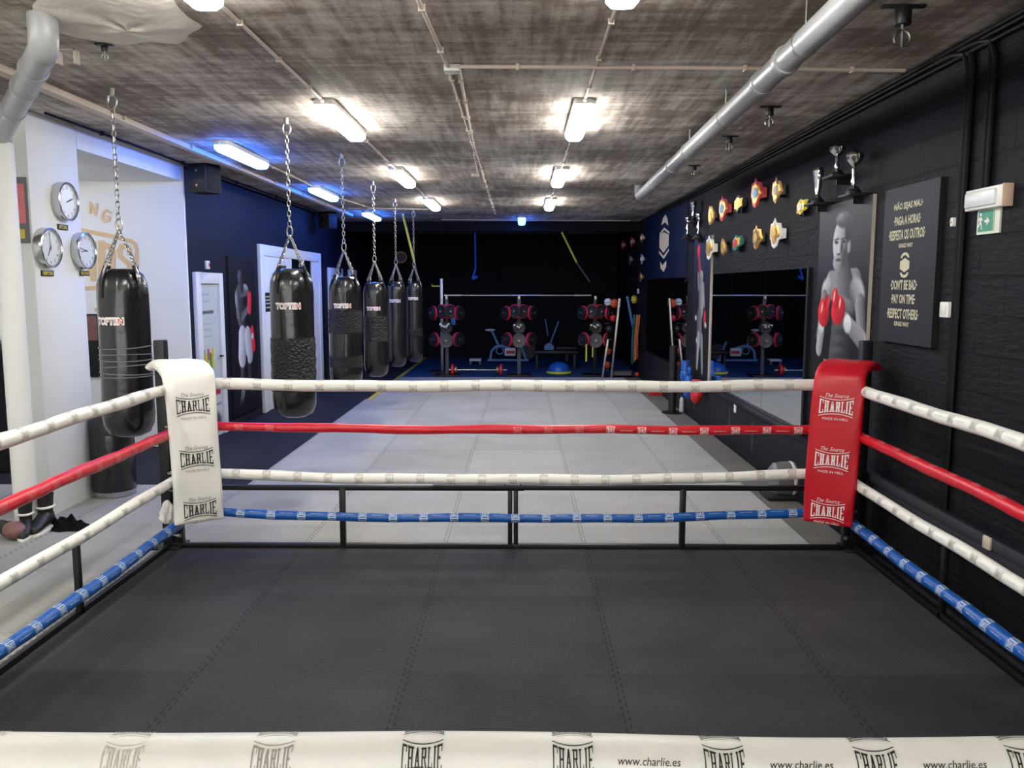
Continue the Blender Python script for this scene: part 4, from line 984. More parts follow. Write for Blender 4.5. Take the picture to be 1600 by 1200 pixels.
def badge(b, f, cx, cy, s_):
    b.add([f(x, y) for x, y in hexagon(cx, cy, .13 * s_, .15 * s_)], [tuple(range(6))])
    for up in (True, False):
        sg = 1 if up else -1; ch = chevron(cx, cy + sg * .105 * s_, .13 * s_, .075 * s_, .03 * s_, up)
        b.add([f(x, y) for x, y in ch], [(0, 1, 4, 5), (1, 2, 3, 4)])
b = MB(); b.add([f2(x, y) for x, y in hexagon(w_ * .46, -.50 * h_, .075, .045)], [tuple(range(6))])
cc = (w_ * .46, -.50 * h_)
for sg in (1, -1):
    pts = [(cc[0] + .058 * math.cos(R(a)), cc[1] + sg * (.046 + .034 * math.sin(R(a)))) for a in range(0, 181, 20)] + [(cc[0] + .036 * math.cos(R(a)), cc[1] + sg * (.046 + .016 * math.sin(R(a)))) for a in range(180, -1, -20)]
    n = len(pts) // 2
    for i in range(n - 1): b.add([f2(*pts[i]), f2(*pts[i + 1]), f2(*pts[-2 - i]), f2(*pts[-1 - i])], [(0, 1, 2, 3)])
b.build('badge', 'cream', t, sharp=180)

# emergency lamp, exit sign, socket
y1 = P(1508, 310, X=WR - .05).y; y0 = P(1566, 310, X=WR - .05).y; zz = P(1540, 309, X=WR - .05).z
t = thing('emergency_light', 'white emergency light unit over the green exit sign', 'emergency light', (WR, (y0 + y1) / 2, zz)); L_ = abs(y1 - y0)
MB().box((-.025, 0, 0), (.05, L_, .11)).build('housing', 'white_plastic', t, bevel=.006)
MB().box((-.052, .02, 0), (.02, L_ * .82, .08)).build('diffuser', 'clock_face', t, bevel=.008)
MB().box((-.027, -L_ / 2 - .004, 0), (.056, .012, .115)).build('end_cap', 'peach', t, bevel=.004)
y1 = P(1527, 345, X=WR - .01).y; y0 = P(1562, 345, X=WR - .01).y; zz = P(1544, 345, X=WR - .01).z; w_ = abs(y1 - y0); h_ = w_ * .56
t = thing('exit_sign', 'green exit sign with running figure and arrow under the emergency light', 'exit sign', (WR, (y0 + y1) / 2, zz)); h_ = .135
MB().box((-.005, 0, 0), (.01, w_, h_)).build('panel', 'sign_cream', t)
f3 = lambda u, v: Vector((-.0115, -u, v)); f4 = lambda u, v: Vector((-.013, -u, v))
b = MB(); b.add([f3(x, y) for x, y in ((-w_ * .44, -h_ * .4), (w_ * .22, -h_ * .4), (w_ * .22, h_ * .4), (-w_ * .44, h_ * .4))], [(3, 2, 1, 0)])
b.add([f3(x, y) for x, y in ((w_ * .26, -h_ * .4), (w_ * .28, -h_ * .4), (w_ * .28, h_ * .4), (w_ * .26, h_ * .4))], [(3, 2, 1, 0)]); b.build('green_field', 'green', t)
b = MB(); S_ = h_
def quad4(pts): b.add([f4(x * S_, y * S_) for x, y in pts], [tuple(range(len(pts)))])
quad4([(-.50 + .07 * math.cos(R(a)), .27 + .07 * math.sin(R(a))) for a in range(0, 360, 40)])
quad4([(-.60, .17), (-.46, .17), (-.44, -.02), (-.56, -.02)]); quad4([(-.46, .16), (-.34, .06), (-.36, .02), (-.47, .09)]); quad4([(-.60, .16), (-.70, .02), (-.67, 0), (-.56, .1)])
quad4([(-.56, -.02), (-.46, -.02), (-.38, -.14), (-.38, -.32), (-.44, -.32), (-.45, -.16)]); quad4([(-.56, 0), (-.50, -.06), (-.60, -.2), (-.74, -.26), (-.75, -.2), (-.64, -.15)])
quad4([(-.22, .05), (-.06, .05), (-.06, -.05), (-.22, -.05)]); quad4([(-.08, .17), (.14, 0), (-.08, -.17), (-.08, -.09), (.0, 0), (-.08, .09)]); quad4([(-.06, .05), (.04, 0), (-.06, -.05)])
b.build('pictogram', 'ink_white', t, sharp=180)
p = P(1481, 484, X=WR - .03)
t = thing('switch_box', 'white square switch box on the black wall conduit right of the text board', 'switch', (WR, p.y, p.z)); MB().box((-.03, 0, 0), (.05, .1, .09)).build('box', 'white_plastic', t, bevel=.008); MB().box((-.057, 0, 0), (.006, .05, .05)).build('rocker', 'white_plastic', t, bevel=.003)
p = P(1493, 347, X=WR - .03)
t = thing('conduit_clip', 'tiny white clip on the black conduit below the text board level with the exit sign', 'clip', (WR, p.y, p.z)); MB().box((-.035, 0, 0), (.04, .03, .05)).build('clip_body', 'white_plastic', t, bevel=.006); MB().cyl((-.055, 0, 0), (-.06, 0, 0), .006, n=8).build('screw', 'steel', t)
p = P(1543, 864, X=2.40)
t = tag(MB().box((0, 0, 0), (.02, .07, .07)).build('wall_socket', 'conduit', loc=(2.395, p.y, .53), bevel=.01), 'small beige socket on the black ledge at right', 'socket')

# mirrors
def mirror(y0, y1, z0, z1, label, grp):
    t = thing('wall_mirror', label, 'mirror', (WR, (y0 + y1) / 2, z0), 0, grp); h = (y1 - y0) / 2 - .004
    MB().bb((-.012, -h, 0), (-.002, h, z1 - z0)).build('backing', 'black_rubber', t)
    MB().add([(-.013, -h, .002), (-.013, h, .002), (-.013, h, z1 - z0 - .002), (-.013, -h, z1 - z0 - .002)], [(0, 1, 2, 3)]).build('mirror_glass', 'mirror', t)
ym = [P(x, 500, X=WR - .013).y for x in (1262, 1194, 1142, 1105)]
for k in range(3): mirror(ym[k], ym[k + 1], .557, 1.995, 'mirror panel on the black wall, %s of three between the two tall posters' % ('nearest', 'middle', 'farthest')[k], 'mirror panels near the ring')
ym = [P(x, 500, X=WR - .013).y for x in (1073, 1046, 1027, 1010)]
for k in range(3): mirror(ym[k], ym[k + 1], .557, 1.97, 'mirror panel under the blue banner, %s of three' % ('nearest', 'middle', 'farthest')[k], 'mirror panels under the banner')
# mirror end strip
b = MB(); b.bb((-.03, 0, .557), (0, .05, 2.0)); tag(b.build('mirror_trim', 'plinth', loc=(WR, P(1266, 500, X=WR).y, 0)), 'dark vertical strip closing the near end of the mirror', 'trim strip')

# kickboxer board with silver edge posts
y1 = P(1076, 450, X=WR - .1).y; y0 = P(1101, 450, X=WR - .1).y
t, fn, w_, h_ = board('kickboxer_poster', 'tall narrow dark poster of a fighter raising a red glove, beyond the mirrors', WR, y0, y1, .55, 2.49, 'conduit', 'poster', .03)
cv = Cv(w_, h_, 60, lambda u, v: .01 + .05 * (1 - v)[..., None] ** 3 * np.array([.2, .4, 1.5])); k = w_
cv.limb((.30 * k, .12 * h_), .05 * k, (.42 * k, .26 * h_), .07 * k, (.3, .03, .06), (.4, .05, .08)); cv.ell(.28 * k, .09 * h_, .09 * k, .045 * h_, 0, (.5, .02, .04), (.8, .05, .08), (0, -1), .2)
cv.ell(.48 * k, .27 * h_, .10 * k, .045 * h_, 0, g(.10), g(.4), (1, -1), .15); cv.limb((.48 * k, .36 * h_), .14 * k, (.50 * k, .5 * h_), .13 * k, g(.08), g(.35), 1); cv.limb((.36 * k, .34 * h_), .06 * k, (.3 * k, .26 * h_), .05 * k, g(.1), g(.3))
cv.limb((.62 * k, .34 * h_), .06 * k, (.7 * k, .46 * h_), .05 * k, g(.1), g(.35)); cv.ell(.74 * k, .55 * h_, .07 * k, .05 * h_, 0, (.35, .02, .03), (.6, .04, .06), (1, 0), .2)
cv.limb((.42 * k, .56 * h_), .15 * k, (.42 * k, .7 * h_), .14 * k, g(.06), g(.2), 1); cv.limb((.38 * k, .7 * h_), .09 * k, (.34 * k, .9 * h_), .06 * k, g(.12), g(.5), 1); cv.limb((.58 * k, .7 * h_), .08 * k, (.66 * k, .92 * h_), .05 * k, g(.1), g(.35), 1)
for (x, y) in ((.2, .56), (.3, .72), (.8, .6)): cv.ell(x * k, y * h_, .06 * k, .018 * h_, 0, g(.5), None, soft=.5)
cv.build('picture', fn, t)

# blue banner
y1 = P(1010, 400, X=WR - .01).y; y0 = P(1073, 400, X=WR - .01).y
t = thing('banner', 'dark blue wall banner with a grey hexagon badge above the far mirrors', 'banner', (WR, (y0 + y1) / 2, 2.56)); hw = (y1 - y0) / 2
MB().box((-.005, 0, 0), (.01, 2 * hw, 1.16)).build('cloth', 'banner_blue', t)
b = MB()
def wallpoly(pts, faces):
    vv = [P(x, y, X=WR - .012) - Vector(t.location) for x, y in pts]; b.add(vv, faces)
wallpoly([(1030.6, 368), (1037, 362.6), (1045, 366.6), (1044.6, 384), (1036.6, 395), (1030, 386.6)], [tuple(range(6))])
wallpoly([(1030.6, 364.5), (1038, 355.4), (1046, 362), (1046, 366), (1038, 359.6), (1030.6, 368)][::1], [(0, 1, 4, 5), (1, 2, 3, 4)])
wallpoly([(1029.6, 391), (1036.8, 400), (1045, 388), (1045, 392), (1037, 405), (1029.6, 396)], [(0, 1, 4, 5), (1, 2, 3, 4)])
wallpoly([(1033, 352), (1036, 341), (1040, 335), (1043, 342), (1044, 353), (1039.5, 347)], [(0, 1, 2, 5), (5, 2, 3, 4)])
wallpoly([(1031.5, 408), (1035, 415), (1041, 407), (1041, 416), (1037, 425), (1032, 419)], [(0, 1, 4, 5), (1, 2, 3, 4)])
b.build('badge', 'conduit', t, sharp=180)

# trophies on little shelves
def trophy(px, ptop, pbase, kind, label, X_=2.36, shelf=True):
    a = P(px, pbase, X=X_); top = P(px, ptop, X=X_).z; h = top - a.z
    t = thing('trophy', label, 'trophy', a, 0, 'silver trophies')
    b = MB(); b.cyl((0, 0, 0), (0, 0, h * .1), .055, .045, n=20); b.build('base', 'black_rubber', t, bevel=.003)
    b = MB()
    if kind == 0:   # cup with ball bowl
        b.lathe([(.045, h * .1), (.04, h * .14), (.014, h * .2), (.02, h * .3), (.013, h * .4), (.017, h * .55), (.012, h * .62), (.03, h * .68), (.055, h * .78), (.062, h * .88), (.05, h * .94), (.03, h * .97), (.01, h)], 20)
    elif kind == 1:   # upright column
        b.lathe([(.045, h * .1), (.03, h * .14), (.018, h * .25), (.028, h * .5), (.038, h * .75), (.045, h * .9), (.03, h * .98), (.005, h)], 20)
    else:
        b.lathe([(.045, h * .1), (.02, h * .16), (.015, h * .3), (.026, h * .42), (.012, h * .55), (.018, h * .7), (.04, h * .82), (.04, h * .92), (.01, h)], 16)
    b.build('cup', 'silver', t)
    b = MB()
    if kind == 0:
        for s_ in (-1, 1): b = MB(); b.tube([(0, s_ * .055, h * .9), (0, s_ * .085, h * .88), (0, s_ * .08, h * .78), (0, s_ * .04, h * .72)], .006, 6); b.build('handle', 'silver', t)
    else: b.ell((0, -.035, h * .75), (.02, .02, .035), 10, 8)
    if kind: b.build('ornament', 'silver', t)
def shelf(pxs, py, label, X_=2.36):
    a = P(pxs[0], py, X=X_); c_ = P(pxs[1], py, X=X_); z = a.z
    t = thing('trophy_shelf', label, 'shelf', (WR, (a.y + c_.y) / 2, 0)); w_ = abs(a.y - c_.y) / 2
    return t, w_
for (px, a_, c_, k, lab) in ((1277, 262, 317, 1, 'tall column trophy left above the boxer poster'), (1307, 227, 274, 0, 'highest cup trophy on the small black shelf above the boxer poster'), (1333, 236, 303, 0, 'large cup trophy right above the boxer poster'),
                             (1074, 338, 371, 2, 'slim silver trophy left above the fighter poster'), (1083, 314, 346, 1, 'highest silver trophy over the fighter poster'), (1091, 332, 371, 2, 'silver trophy right above the fighter poster')):
    trophy(px, a_, c_, k, lab)
    q = P(px, c_, X=2.36)
    t = thing('trophy_shelf', 'small black shelf carrying the ' + lab.replace(' on the small black shelf', ''), 'shelf', (WR, q.y, q.z - .02), 0, 'small black trophy shelves')
    MB().bb((-.17, -.11, 0), (0, .11, .018)).build('board', 'black_rubber', t, bevel=.002); b = MB(); b.bb((-.1, -.006, -.05), (0, .006, 0)); b.build('bracket', 'black_metal', t)

# title belts mounted on the wall
def oct_(rx, ry, n=8, k=.0, ph=0): return [(rx * (1 + k * (i % 2)) * math.cos(2 * math.pi * (i + ph) / n), ry * (1 + k * (i % 2)) * math.sin(2 * math.pi * (i + ph) / n)) for i in range(n)]
def belt(px, py, hpx, label, strap, plate_, inner, style=0, X_=2.40, tilt=0, grp='title belts on the black wall'):
    a = P(px, py, X=X_); s_ = hpx / 1290 * (a.y * .99) / .30
    t = thing('title_belt', label, 'title belt', (WR, a.y, a.z), 0, grp); rr = .17 * s_
    def cyl_fn(off):
        def f(u, v):
            an = u / rr; y = -rr * math.sin(an) * 1.0; x = -(rr * math.cos(an)) * .62 - off - .01
            v2 = v + tilt * u; return Vector((x, y, v2))
        return f
    # strap: bulging band
    b = MB(); hw = .07 * s_; A = rr * 1.5; nu = 16
    vs_ = []; f = cyl_fn(0); f_in = cyl_fn(-.006)
    for i in range(nu + 1):
        u = -A + 2 * A * i / nu; hh_ = hw * (1 + .25 * math.cos(u / A * math.pi))
        for (ff, v) in ((f, hh_), (f, -hh_), (f_in, -hh_), (f_in, hh_)): vs_.append(ff(u, v))
    fs = [(4 * i + j, 4 * i + (j + 1) % 4, 4 * (i + 1) + (j + 1) % 4, 4 * (i + 1) + j) for i in range(nu) for j in range(4)] + [(0, 1, 2, 3), tuple(4 * nu + j for j in (3, 2, 1, 0))]
    b.add(vs_, fs); b.build('strap', strap, t, sharp=50)
    def plate_mb(outline, off, th, cx):
        b = MB(); n = len(outline); f0 = cyl_fn(off); f1 = cyl_fn(off + th); rings = 3; vv = []
        for k in range(rings + 1):
            q = k / rings; vv += [f1(cx + x * q, y * q) for x, y in outline]
        vv += [f0(cx + x, y) for x, y in outline]
        fs = [(k * n + j, k * n + (j + 1) % n, (k + 1) * n + (j + 1) % n, (k + 1) * n + j) for k in range(rings + 1) for j in range(n)]
        b.add(vv, fs); return b
    if style == 0: out = oct_(.115 * s_, .15 * s_, 16, .12)
    elif style == 1: out = [(x * s_, y * s_) for x, y in ((0, .17), (.03, .12), (.10, .11), (.12, .04), (.15, 0), (.12, -.05), (.07, -.07), (.05, -.13), (0, -.16), (-.05, -.13), (-.07, -.07), (-.12, -.05), (-.15, 0), (-.12, .04), (-.10, .11), (-.03, .12))]
    else: out = [(x * s_, y * s_) for x, y in ((-.16, .08), (-.06, .09), (0, .12), (.06, .09), (.16, .08), (.13, 0), (.15, -.06), (.05, -.08), (0, -.12), (-.05, -.08), (-.15, -.06), (-.13, 0))]
    cc_ = .085 * s_; pl = plate_mb(out, .004, .008, cc_).build('main_plate', plate_, t, sharp=60)
    plate_mb([(x * .72, y * .72) for x, y in out], .012, .004, cc_).build('relief', 'gold' if plate_ != 'gold' else 'gold_dark', pl, sharp=60)
    plate_mb(oct_(.05 * s_, .06 * s_, 12), .016, .004, cc_).build('medallion', inner, pl, sharp=60)
    for sg in (-1,):
        plate_mb(oct_(.045 * s_, .05 * s_, 8), .003, .006, -.12 * s_).build('side_plate', plate_ if style != 2 else 'gold', t, sharp=60)
belt(1112, 337, 27, 'dark bronze title belt, farthest in the upper row', 'black_rubber', 'gold_dark', 'gold', 0)
belt(1132, 327, 36, 'red and gold title belt, farthest of the two red ones', 'red', 'red', 'pale_blue', 1)
belt(1155, 321, 34, 'black title belt with gold edging between the two red belts', 'black_rubber', 'black_rubber', 'gold', 2, tilt=.15)
belt(1184, 303, 42, 'large red and gold title belt, nearest of the two red ones', 'red', 'red', 'pale_blue', 1)
belt(1214, 299, 36, 'bronze and black title belt at the near end of the upper row', 'black_rubber', 'gold_dark', 'conduit', 1)
belt(1250, 326, 30, 'small black title belt edged in yellow beside the column trophy', 'black_rubber', 'yellow', 'white_plastic', 2, tilt=.2)
belt(1111, 388, 34, 'white title belt with a gold centre, farthest in the lower row', 'white_plastic', 'white_plastic', 'gold', 1)
belt(1130, 384, 24, 'dark title belt tucked beside the green one in the lower row', 'black_rubber', 'gold_dark', 'gold', 0, tilt=-.3)
belt(1151, 382, 30, 'green title belt with a gold and red crest', 'teal', 'teal', 'red', 2, tilt=.2)
belt(1183, 372, 34, 'gold title belt in the lower row between the green and the white one', 'black_rubber', 'gold', 'gold', 1)
belt(1213, 366, 42, 'white title belt with a gold centre, nearest in the lower row', 'white_plastic', 'white_plastic', 'gold', 1)
far = [(974, 383, 'red', 'ink_white', 'tiny red and white belt high at the far end of the black wall'), (988, 378, 'red', 'ink_white', 'small red belt high at the far end, left of the bronze one'), (1003, 372, 'gold_dark', 'ink_white', 'small bronze belt high at the far end nearest the blue banner'),
       (985, 406, 'brown', 'teal', 'small brown belt in the middle of the far cluster'), (1003, 405, 'pale_blue', 'ink_white', 'small pale blue belt at the edge of the blue banner'), (1001, 433, 'brown', 'gold', 'lowest small brown belt of the far cluster')]
for (px, py, m, inn, lab) in far: belt(px, py, 15, lab, 'black_rubber', m, inn, 1, grp='small belts at the far end of the black wall')
p = P(997, 455, X=WR - .02); tag(MB().box((0, 0, 0), (.03, .1, .1)).build('wall_switch', 'white_plastic', loc=p, bevel=.006), 'small white switch at the far end of the black wall', 'switch')

# doors in the left wall -------------------------------------------------
def yw(px): return P(px, 500, X=XL).y
def door_frame(name, x0, x1, z1, fw=.09, th=.05):
    y0, y1 = yw(x0), yw(x1); t = thing(name, None, None, (XL, y0, 0)); t['kind'] = 'structure'; L_ = y1 - y0
    b = MB(); b.bb((0, 0, 0), (th, fw, z1)); b.bb((0, L_ - fw, 0), (th, L_, z1)); b.bb((0, fw, z1 - fw), (th, L_ - fw, z1)); b.build('door_frame', 'door_white', t, bevel=.006)
    return t, L_
t, L_ = door_frame('door_1', 303, 345, 2.0, .13)
MB().bb((0.002, .13, .0), (.02, L_ - .13, 1.87)).build('door_leaf', 'door_pane', t)
cv = Cv(L_ - .30, 1.72, 60, lambda u, v: np.ones(u.shape + (3,)) * np.array([.50, .54, .54])); W2 = L_ - .30
cv.rect(.02, .30, W2 * .75, .34, g(.12))
for k, yy in enumerate((.10, .18, .45, .52, .6)): cv.rect(.05, yy, W2 * (.55 + .05 * (k % 3)), yy + .015, g(.38))
cols = [(.05, .25, .06), (.65, .5, .05), (.45, .1, .12), (.05, .25, .06), (.65, .5, .05)]
for k in range(5): cv.rect(W2 * (.02 + .13 * k), .76 + .05 * (k % 2), W2 * (.15 + .13 * k), .90, cols[k]); cv.rect(W2 * (.02 + .13 * k), .90, W2 * (.15 + .13 * k), 1.0, cols[(k + 2) % 5])
cv.rect(W2 * .02, 1.15, W2 * .34, 1.34, (.03, .18, .05)); cv.rect(W2 * .34, 1.15, W2 * .68, 1.34, (.65, .5, .04)); cv.rect(W2 * .68, 1.15, W2 * .98, 1.34, (.35, .02, .05))
cv.rect(0, 1.45, W2, 1.47, g(.15)); cv.ell(W2 * .6, 1.66, .2, .12, 0, g(.03), g(.2), soft=.4)
cv.build('pinned_prints', lambda u, v: Vector((.022, .15 + u, 1.85 - v)), t)
MB().tube([(.03, L_ - .16, .98), (.07, L_ - .16, .98), (.07, L_ - .24, .98)], .01, 8).build('door_handle', 'black_metal', t)
t, L_ = door_frame('door_2', 405, 500, 2.44, .16)
h1 = L_ * .42
MB().bb((.004, .16, 0), (.03, h1, 2.28)).build('door_leaf', 'door_white', t, bevel=.004)
MB().bb((.02, h1, 0), (.05, h1 + .1, 2.28)).build('mullion', 'door_white', t, bevel=.004)
MB().bb((.004, h1 + .1, 0), (.02, L_ - .65, 2.28)).build('glass_pane', 'glass_dark', t)
MB().bb((.02, L_ - 1.25, 0), (.04, L_ - 1.18, 2.28)).build('glazing_bar', 'door_white', t)
MB().bb((.004, L_ - .65, 0), (.03, L_ - .16, 2.28)).build('side_panel', 'door_white', t)
MB().tube([(.03, h1 - .08, 1.05), (.07, h1 - .08, 1.05), (.07, h1 - .2, 1.05)], .012, 8).build('door_handle', 'steel', t)
MB().bb((.03, .9, 2.12), (.06, 1.25, 2.16)).build('door_closer', 'steel', t)
y_ = yw(416); t = thing('door_sign', 'small black notice with pale lines stuck on the white double door', 'sign', (XL + .031, y_, P(416, 472, X=XL).z)); MB().box((.003, 0, 0), (.006, .26, .28)).build('panel', 'black_rubber', t)
b = MB(); [b.box((.007, 0, z), (.001, .2, .02)) for z in (.08, .03, -.02, -.08)]; b.build('text_lines', 'cream', t)
t, L_ = door_frame('door_3', 513, 534, 2.2, .14); MB().bb((.004, .14, 0), (.02, L_ - .14, 2.06)).build('door_leaf', 'door_white', t)
t, L_ = door_frame('door_4', 545, 556, 2.2, .14); MB().bb((.004, .14, 0), (.02, L_ - .14, 2.06)).build('door_leaf', 'door_white', t)
b = MB(); b.bb((0, yw(347), 0), (.02, yw(403), .1)); b.bb((0, yw(502), 0), (.02, yw(512), .1)); struct('baseboard_left', b, 'black_rubber', loc=(XL, 0, 0))

# fighter board between the doors
t, fn, w_, h_ = board('fighter_poster', 'tall black poster of a bare-chested boxer in white shorts, on the left wall', XL, yw(357), yw(398), .12, 2.22, 'black_rubber')
cv = Cv(w_, h_, 80, np.array([.006, .006, .008])); k = w_
cv.limb((.34 * k, .88 * h_), .055 * k, (.40 * k, .66 * h_), .085 * k, g(.004), g(.10)); cv.limb((.70 * k, .86 * h_), .045 * k, (.64 * k, .66 * h_), .08 * k, g(.003), g(.06))
cv.ell(.34 * k, .885 * h_, .15 * k, .030 * h_, -55, g(.02), g(.22), (0, -1), .3); cv.ell(.74 * k, .875 * h_, .07 * k, .025 * h_, 0, g(.01), g(.05), (0, -1), .3)
cv.limb((.40 * k, .23 * h_), .13 * k, (.46 * k, .44 * h_), .13 * k, g(.004), g(.07), -1)
cv.limb((.33 * k, .215 * h_), .09 * k, (.60 * k, .205 * h_), .08 * k, g(.02), g(.16), 1); cv.ell(.60 * k, .195 * h_, .10 * k, .022 * h_, 10, g(.05), g(.40), (.3, -1), .4)
cv.limb((.27 * k, .24 * h_), .08 * k, (.30 * k, .37 * h_), .065 * k, g(.01), g(.22), -1); cv.ell(.24 * k, .27 * h_, .04 * k, .04 * h_, 0, g(.1), g(.45), (-1, 0), .6)
cv.limb((.31 * k, .40 * h_), .055 * k, (.64 * k, .33 * h_), .045 * k, g(.02), g(.22), 1); cv.limb((.33 * k, .36 * h_), .05 * k, (.38 * k, .43 * h_), .05 * k, g(.01), g(.14))
cv.ell(.44 * k, .08 * h_, .13 * k, .035 * h_, 0, g(.004), g(.012), soft=.2); cv.ell(.40 * k, .125 * h_, .085 * k, .045 * h_, 0, g(.006), g(.14), (-1, 0), .2); cv.limb((.44 * k, .15 * h_), .06 * k, (.45 * k, .19 * h_), .07 * k, g(.005), g(.05))
cv.rect(.29 * k, .46 * h_, .72 * k, .475 * h_, g(.75)); cv.rect(.28 * k, .475 * h_, .73 * k, .59 * h_, g(.50)); cv.limb((.42 * k, .50 * h_), .14 * k, (.38 * k, .63 * h_), .14 * k, g(.25), g(.70)); cv.limb((.62 * k, .50 * h_), .12 * k, (.67 * k, .62 * h_), .13 * k, g(.22), g(.62))
cv.ell(.54 * k, .66 * h_, .04 * k, .035 * h_, 0, g(.01), None, soft=.4)
cv.limb((.74 * k, .25 * h_), .075 * k, (.72 * k, .33 * h_), .07 * k, (.55, .01, .02), (.75, .05, .06)); cv.limb((.80 * k, .47 * h_), .06 * k, (.84 * k, .58 * h_), .07 * k, (.55, .01, .02), (.7, .04, .05)); cv.ell(.8 * k, .51 * h_, .05 * k, .02 * h_, 0, g(.5))
cv.build('picture', fn, t)

# ================================================================== FLOOR ITEMS
def shoe(loc, rz, label, s_=1.0):
    t = thing('boxing_boot', label, 'boot', loc, rz, 'black boots by the pillar')
    def sec(y, w_, h_, z0=.02): return [(w_ * math.cos(a) , y, z0 + h_ * .5 * (1 + math.sin(a))) for a in np.linspace(0, 2 * math.pi, 15)[:-1]]
    ys = [(-.15, .015, .03), (-.14, .034, .05), (-.10, .044, .065), (-.04, .046, .085), (.02, .044, .11), (.07, .042, .12), (.11, .038, .11), (.13, .02, .08)]
    secs = [sec(y, w_, h_) for y, w_, h_ in ys]; n = 14
    b = MB(); b.add([p for s in secs for p in s], [(i * n + j, i * n + (j + 1) % n, (i + 1) * n + (j + 1) % n, (i + 1) * n + j) for i in range(len(ys) - 1) for j in range(n)] + [tuple(range(n))[::-1], tuple(range((len(ys) - 1) * n, len(ys) * n))]); b.build('upper', 'black_rubber', t)
    b = MB(); b.lathe([(.042, .08), (.047, .14), (.05, .19), (.056, .235), (.05, .235), (.044, .19), (.04, .1)], 18, M=Matrix.Translation((0, .07, 0)) @ Matrix.Diagonal((.9, 1.2, 1, 1))); b.build('shaft', 'black_rubber', t)
    b = MB(); b.tube([(0, .13, .2), (0, .145, .26), (0, .12, .27), (0, .105, .23)], .006, 6); b.build('pull_tab', 'black_rubber', t)
    b = MB(); b.prism([(x * (.05 if True else 1), y) for x, y in [(math.cos(a), -.01 + .15 * math.sin(a)) for a in np.linspace(0, 2 * math.pi, 25)[:-1]]], .022); b.build('sole', 'white_plastic', t, bevel=.005)
    b = MB(); b.tube([(.049 * math.cos(a), .07 + .060 * math.sin(a), .15) for a in np.linspace(0, 2 * math.pi, 19)[:-1]], .009, 6, closed=True); b.build('stripe', 'white_plastic', t)
    t.scale = (s_, s_, s_)
p = P(40, 838, Z=0); shoe((p.x, p.y, 0), R(25), 'black boot with white bands and open top, left of the pair by the pillar', 1.05)
p = P(63, 832, Z=0); shoe((p.x, p.y + .03, 0), R(8), 'black boot with a raised pull tab, right of the pair by the pillar', 1.15)
p = P(22, 824, Z=0); t = thing('drinks_bottle', 'frosted white drinks bottle with dark lid behind the boots', 'bottle', (p.x, p.y + .12, 0))
MB().lathe([(.034, 0), (.037, .01), (.037, .15), (.03, .18), (.026, .19)], 20).build('bottle_body', 'clear', t); MB().lathe([(.028, .19), (.03, .195), (.03, .215), (.014, .225), (.01, .24)], 16).build('lid', 'black_rubber', t)
p = P(100, 826, Z=0)
b = MB()
def clothfn(u, v):
    r = math.hypot(u, v); h = .06 * math.exp(-2 * r * r) * (1 + .6 * math.sin(9 * u + 3 * v) * math.cos(7 * v - 2 * u)) + .02 * math.sin(17 * u + 5) * math.sin(13 * v)
    e = max(0, 1 - r ** 4); return (u * .28, v * .12, .004 + max(0, h) * e)
n = 28; vs_ = []
for i in range(13):
    for j in range(n):
        a = 2 * math.pi * j / n; r = i / 12 * (1 + .15 * math.sin(3 * a + 1) + .08 * math.sin(8 * a)); vs_.append(clothfn(r * math.cos(a), r * math.sin(a)))
b.add(vs_, [(i * n + j, i * n + (j + 1) % n, (i + 1) * n + (j + 1) % n, (i + 1) * n + j) for i in range(12) for j in range(n)])
tag(b.build('crumpled_cloth', 'lycra', loc=(p.x, p.y + .04, 0), rotz=R(-20), sharp=180), 'heap of crumpled black cloth on the mat right of the boots', 'cloth')
def glove(loc, rz, m, cuff, label, s_=1.0, hang=False, grp=None):
    t = thing('boxing_glove', label, 'boxing glove', loc, rz, grp)
    Mx = Matrix.Rotation(R(180), 4, 'X') if hang else Matrix.Rotation(R(90), 4, 'X') @ Matrix.Translation((0, .075, 0))
    Mx = Mx @ Matrix.Scale(s_, 4)
    MB().ell((0, 0, .17), (.07, .06, .09), 18, 12, M=Mx, fn=lambda r, z, a: r * (1 + .06 * math.cos(a))).build('mitt', m, t)
    MB().ell((.06, -.02, .12), (.03, .03, .06), 12, 10, M=Mx).build('thumb', m, t)
    MB().lathe([(.045, 0), (.05, .01), (.048, .07), (.055, .1), (.04, .11)], 18, M=Mx).build('cuff', cuff, t)
p = P(6, 838, Z=0); glove((p.x - .02, p.y, 0), R(60), 'brown', 'black_rubber', 'brown and black boxing glove lying at the left edge of the floor', 1.05)

# lying bag behind the red pad
p = P(1232, 786, Z=0); 
t = thing('floor_bag', 'short grey and black bag with a white end lying behind the red corner pad', 'bag', (p.x + .06, p.y + .2, 0))
Mx = Matrix.Translation((-.12, 0, .16)) @ Matrix.Rotation(R(90), 4, 'Y')
MB().lathe([(.02, -.06), (.1, -.05), (.145, -.01), (.155, .06), (.155, .22), (.15, .24)], 28, M=Mx).build('bag_body', 'grey_fabric', t)
MB().lathe([(.157, .12), (.159, .125), (.159, .14), (.157, .145)], 28, M=Mx).build('piping', 'white_plastic', t); MB().lathe([(.157, .17), (.159, .175), (.159, .19), (.157, .195)], 28, M=Mx).build('piping', 'white_plastic', t)
MB().lathe([(.15, .24), (.17, .25), (.17, .42), (.12, .46), (.02, .47)], 28, M=Mx).build('white_end', 'white_plastic', t)
MB().bb((-.22, -.14, 0), (.3, .14, .05)).build('base', 'black_rubber', t, bevel=.015)

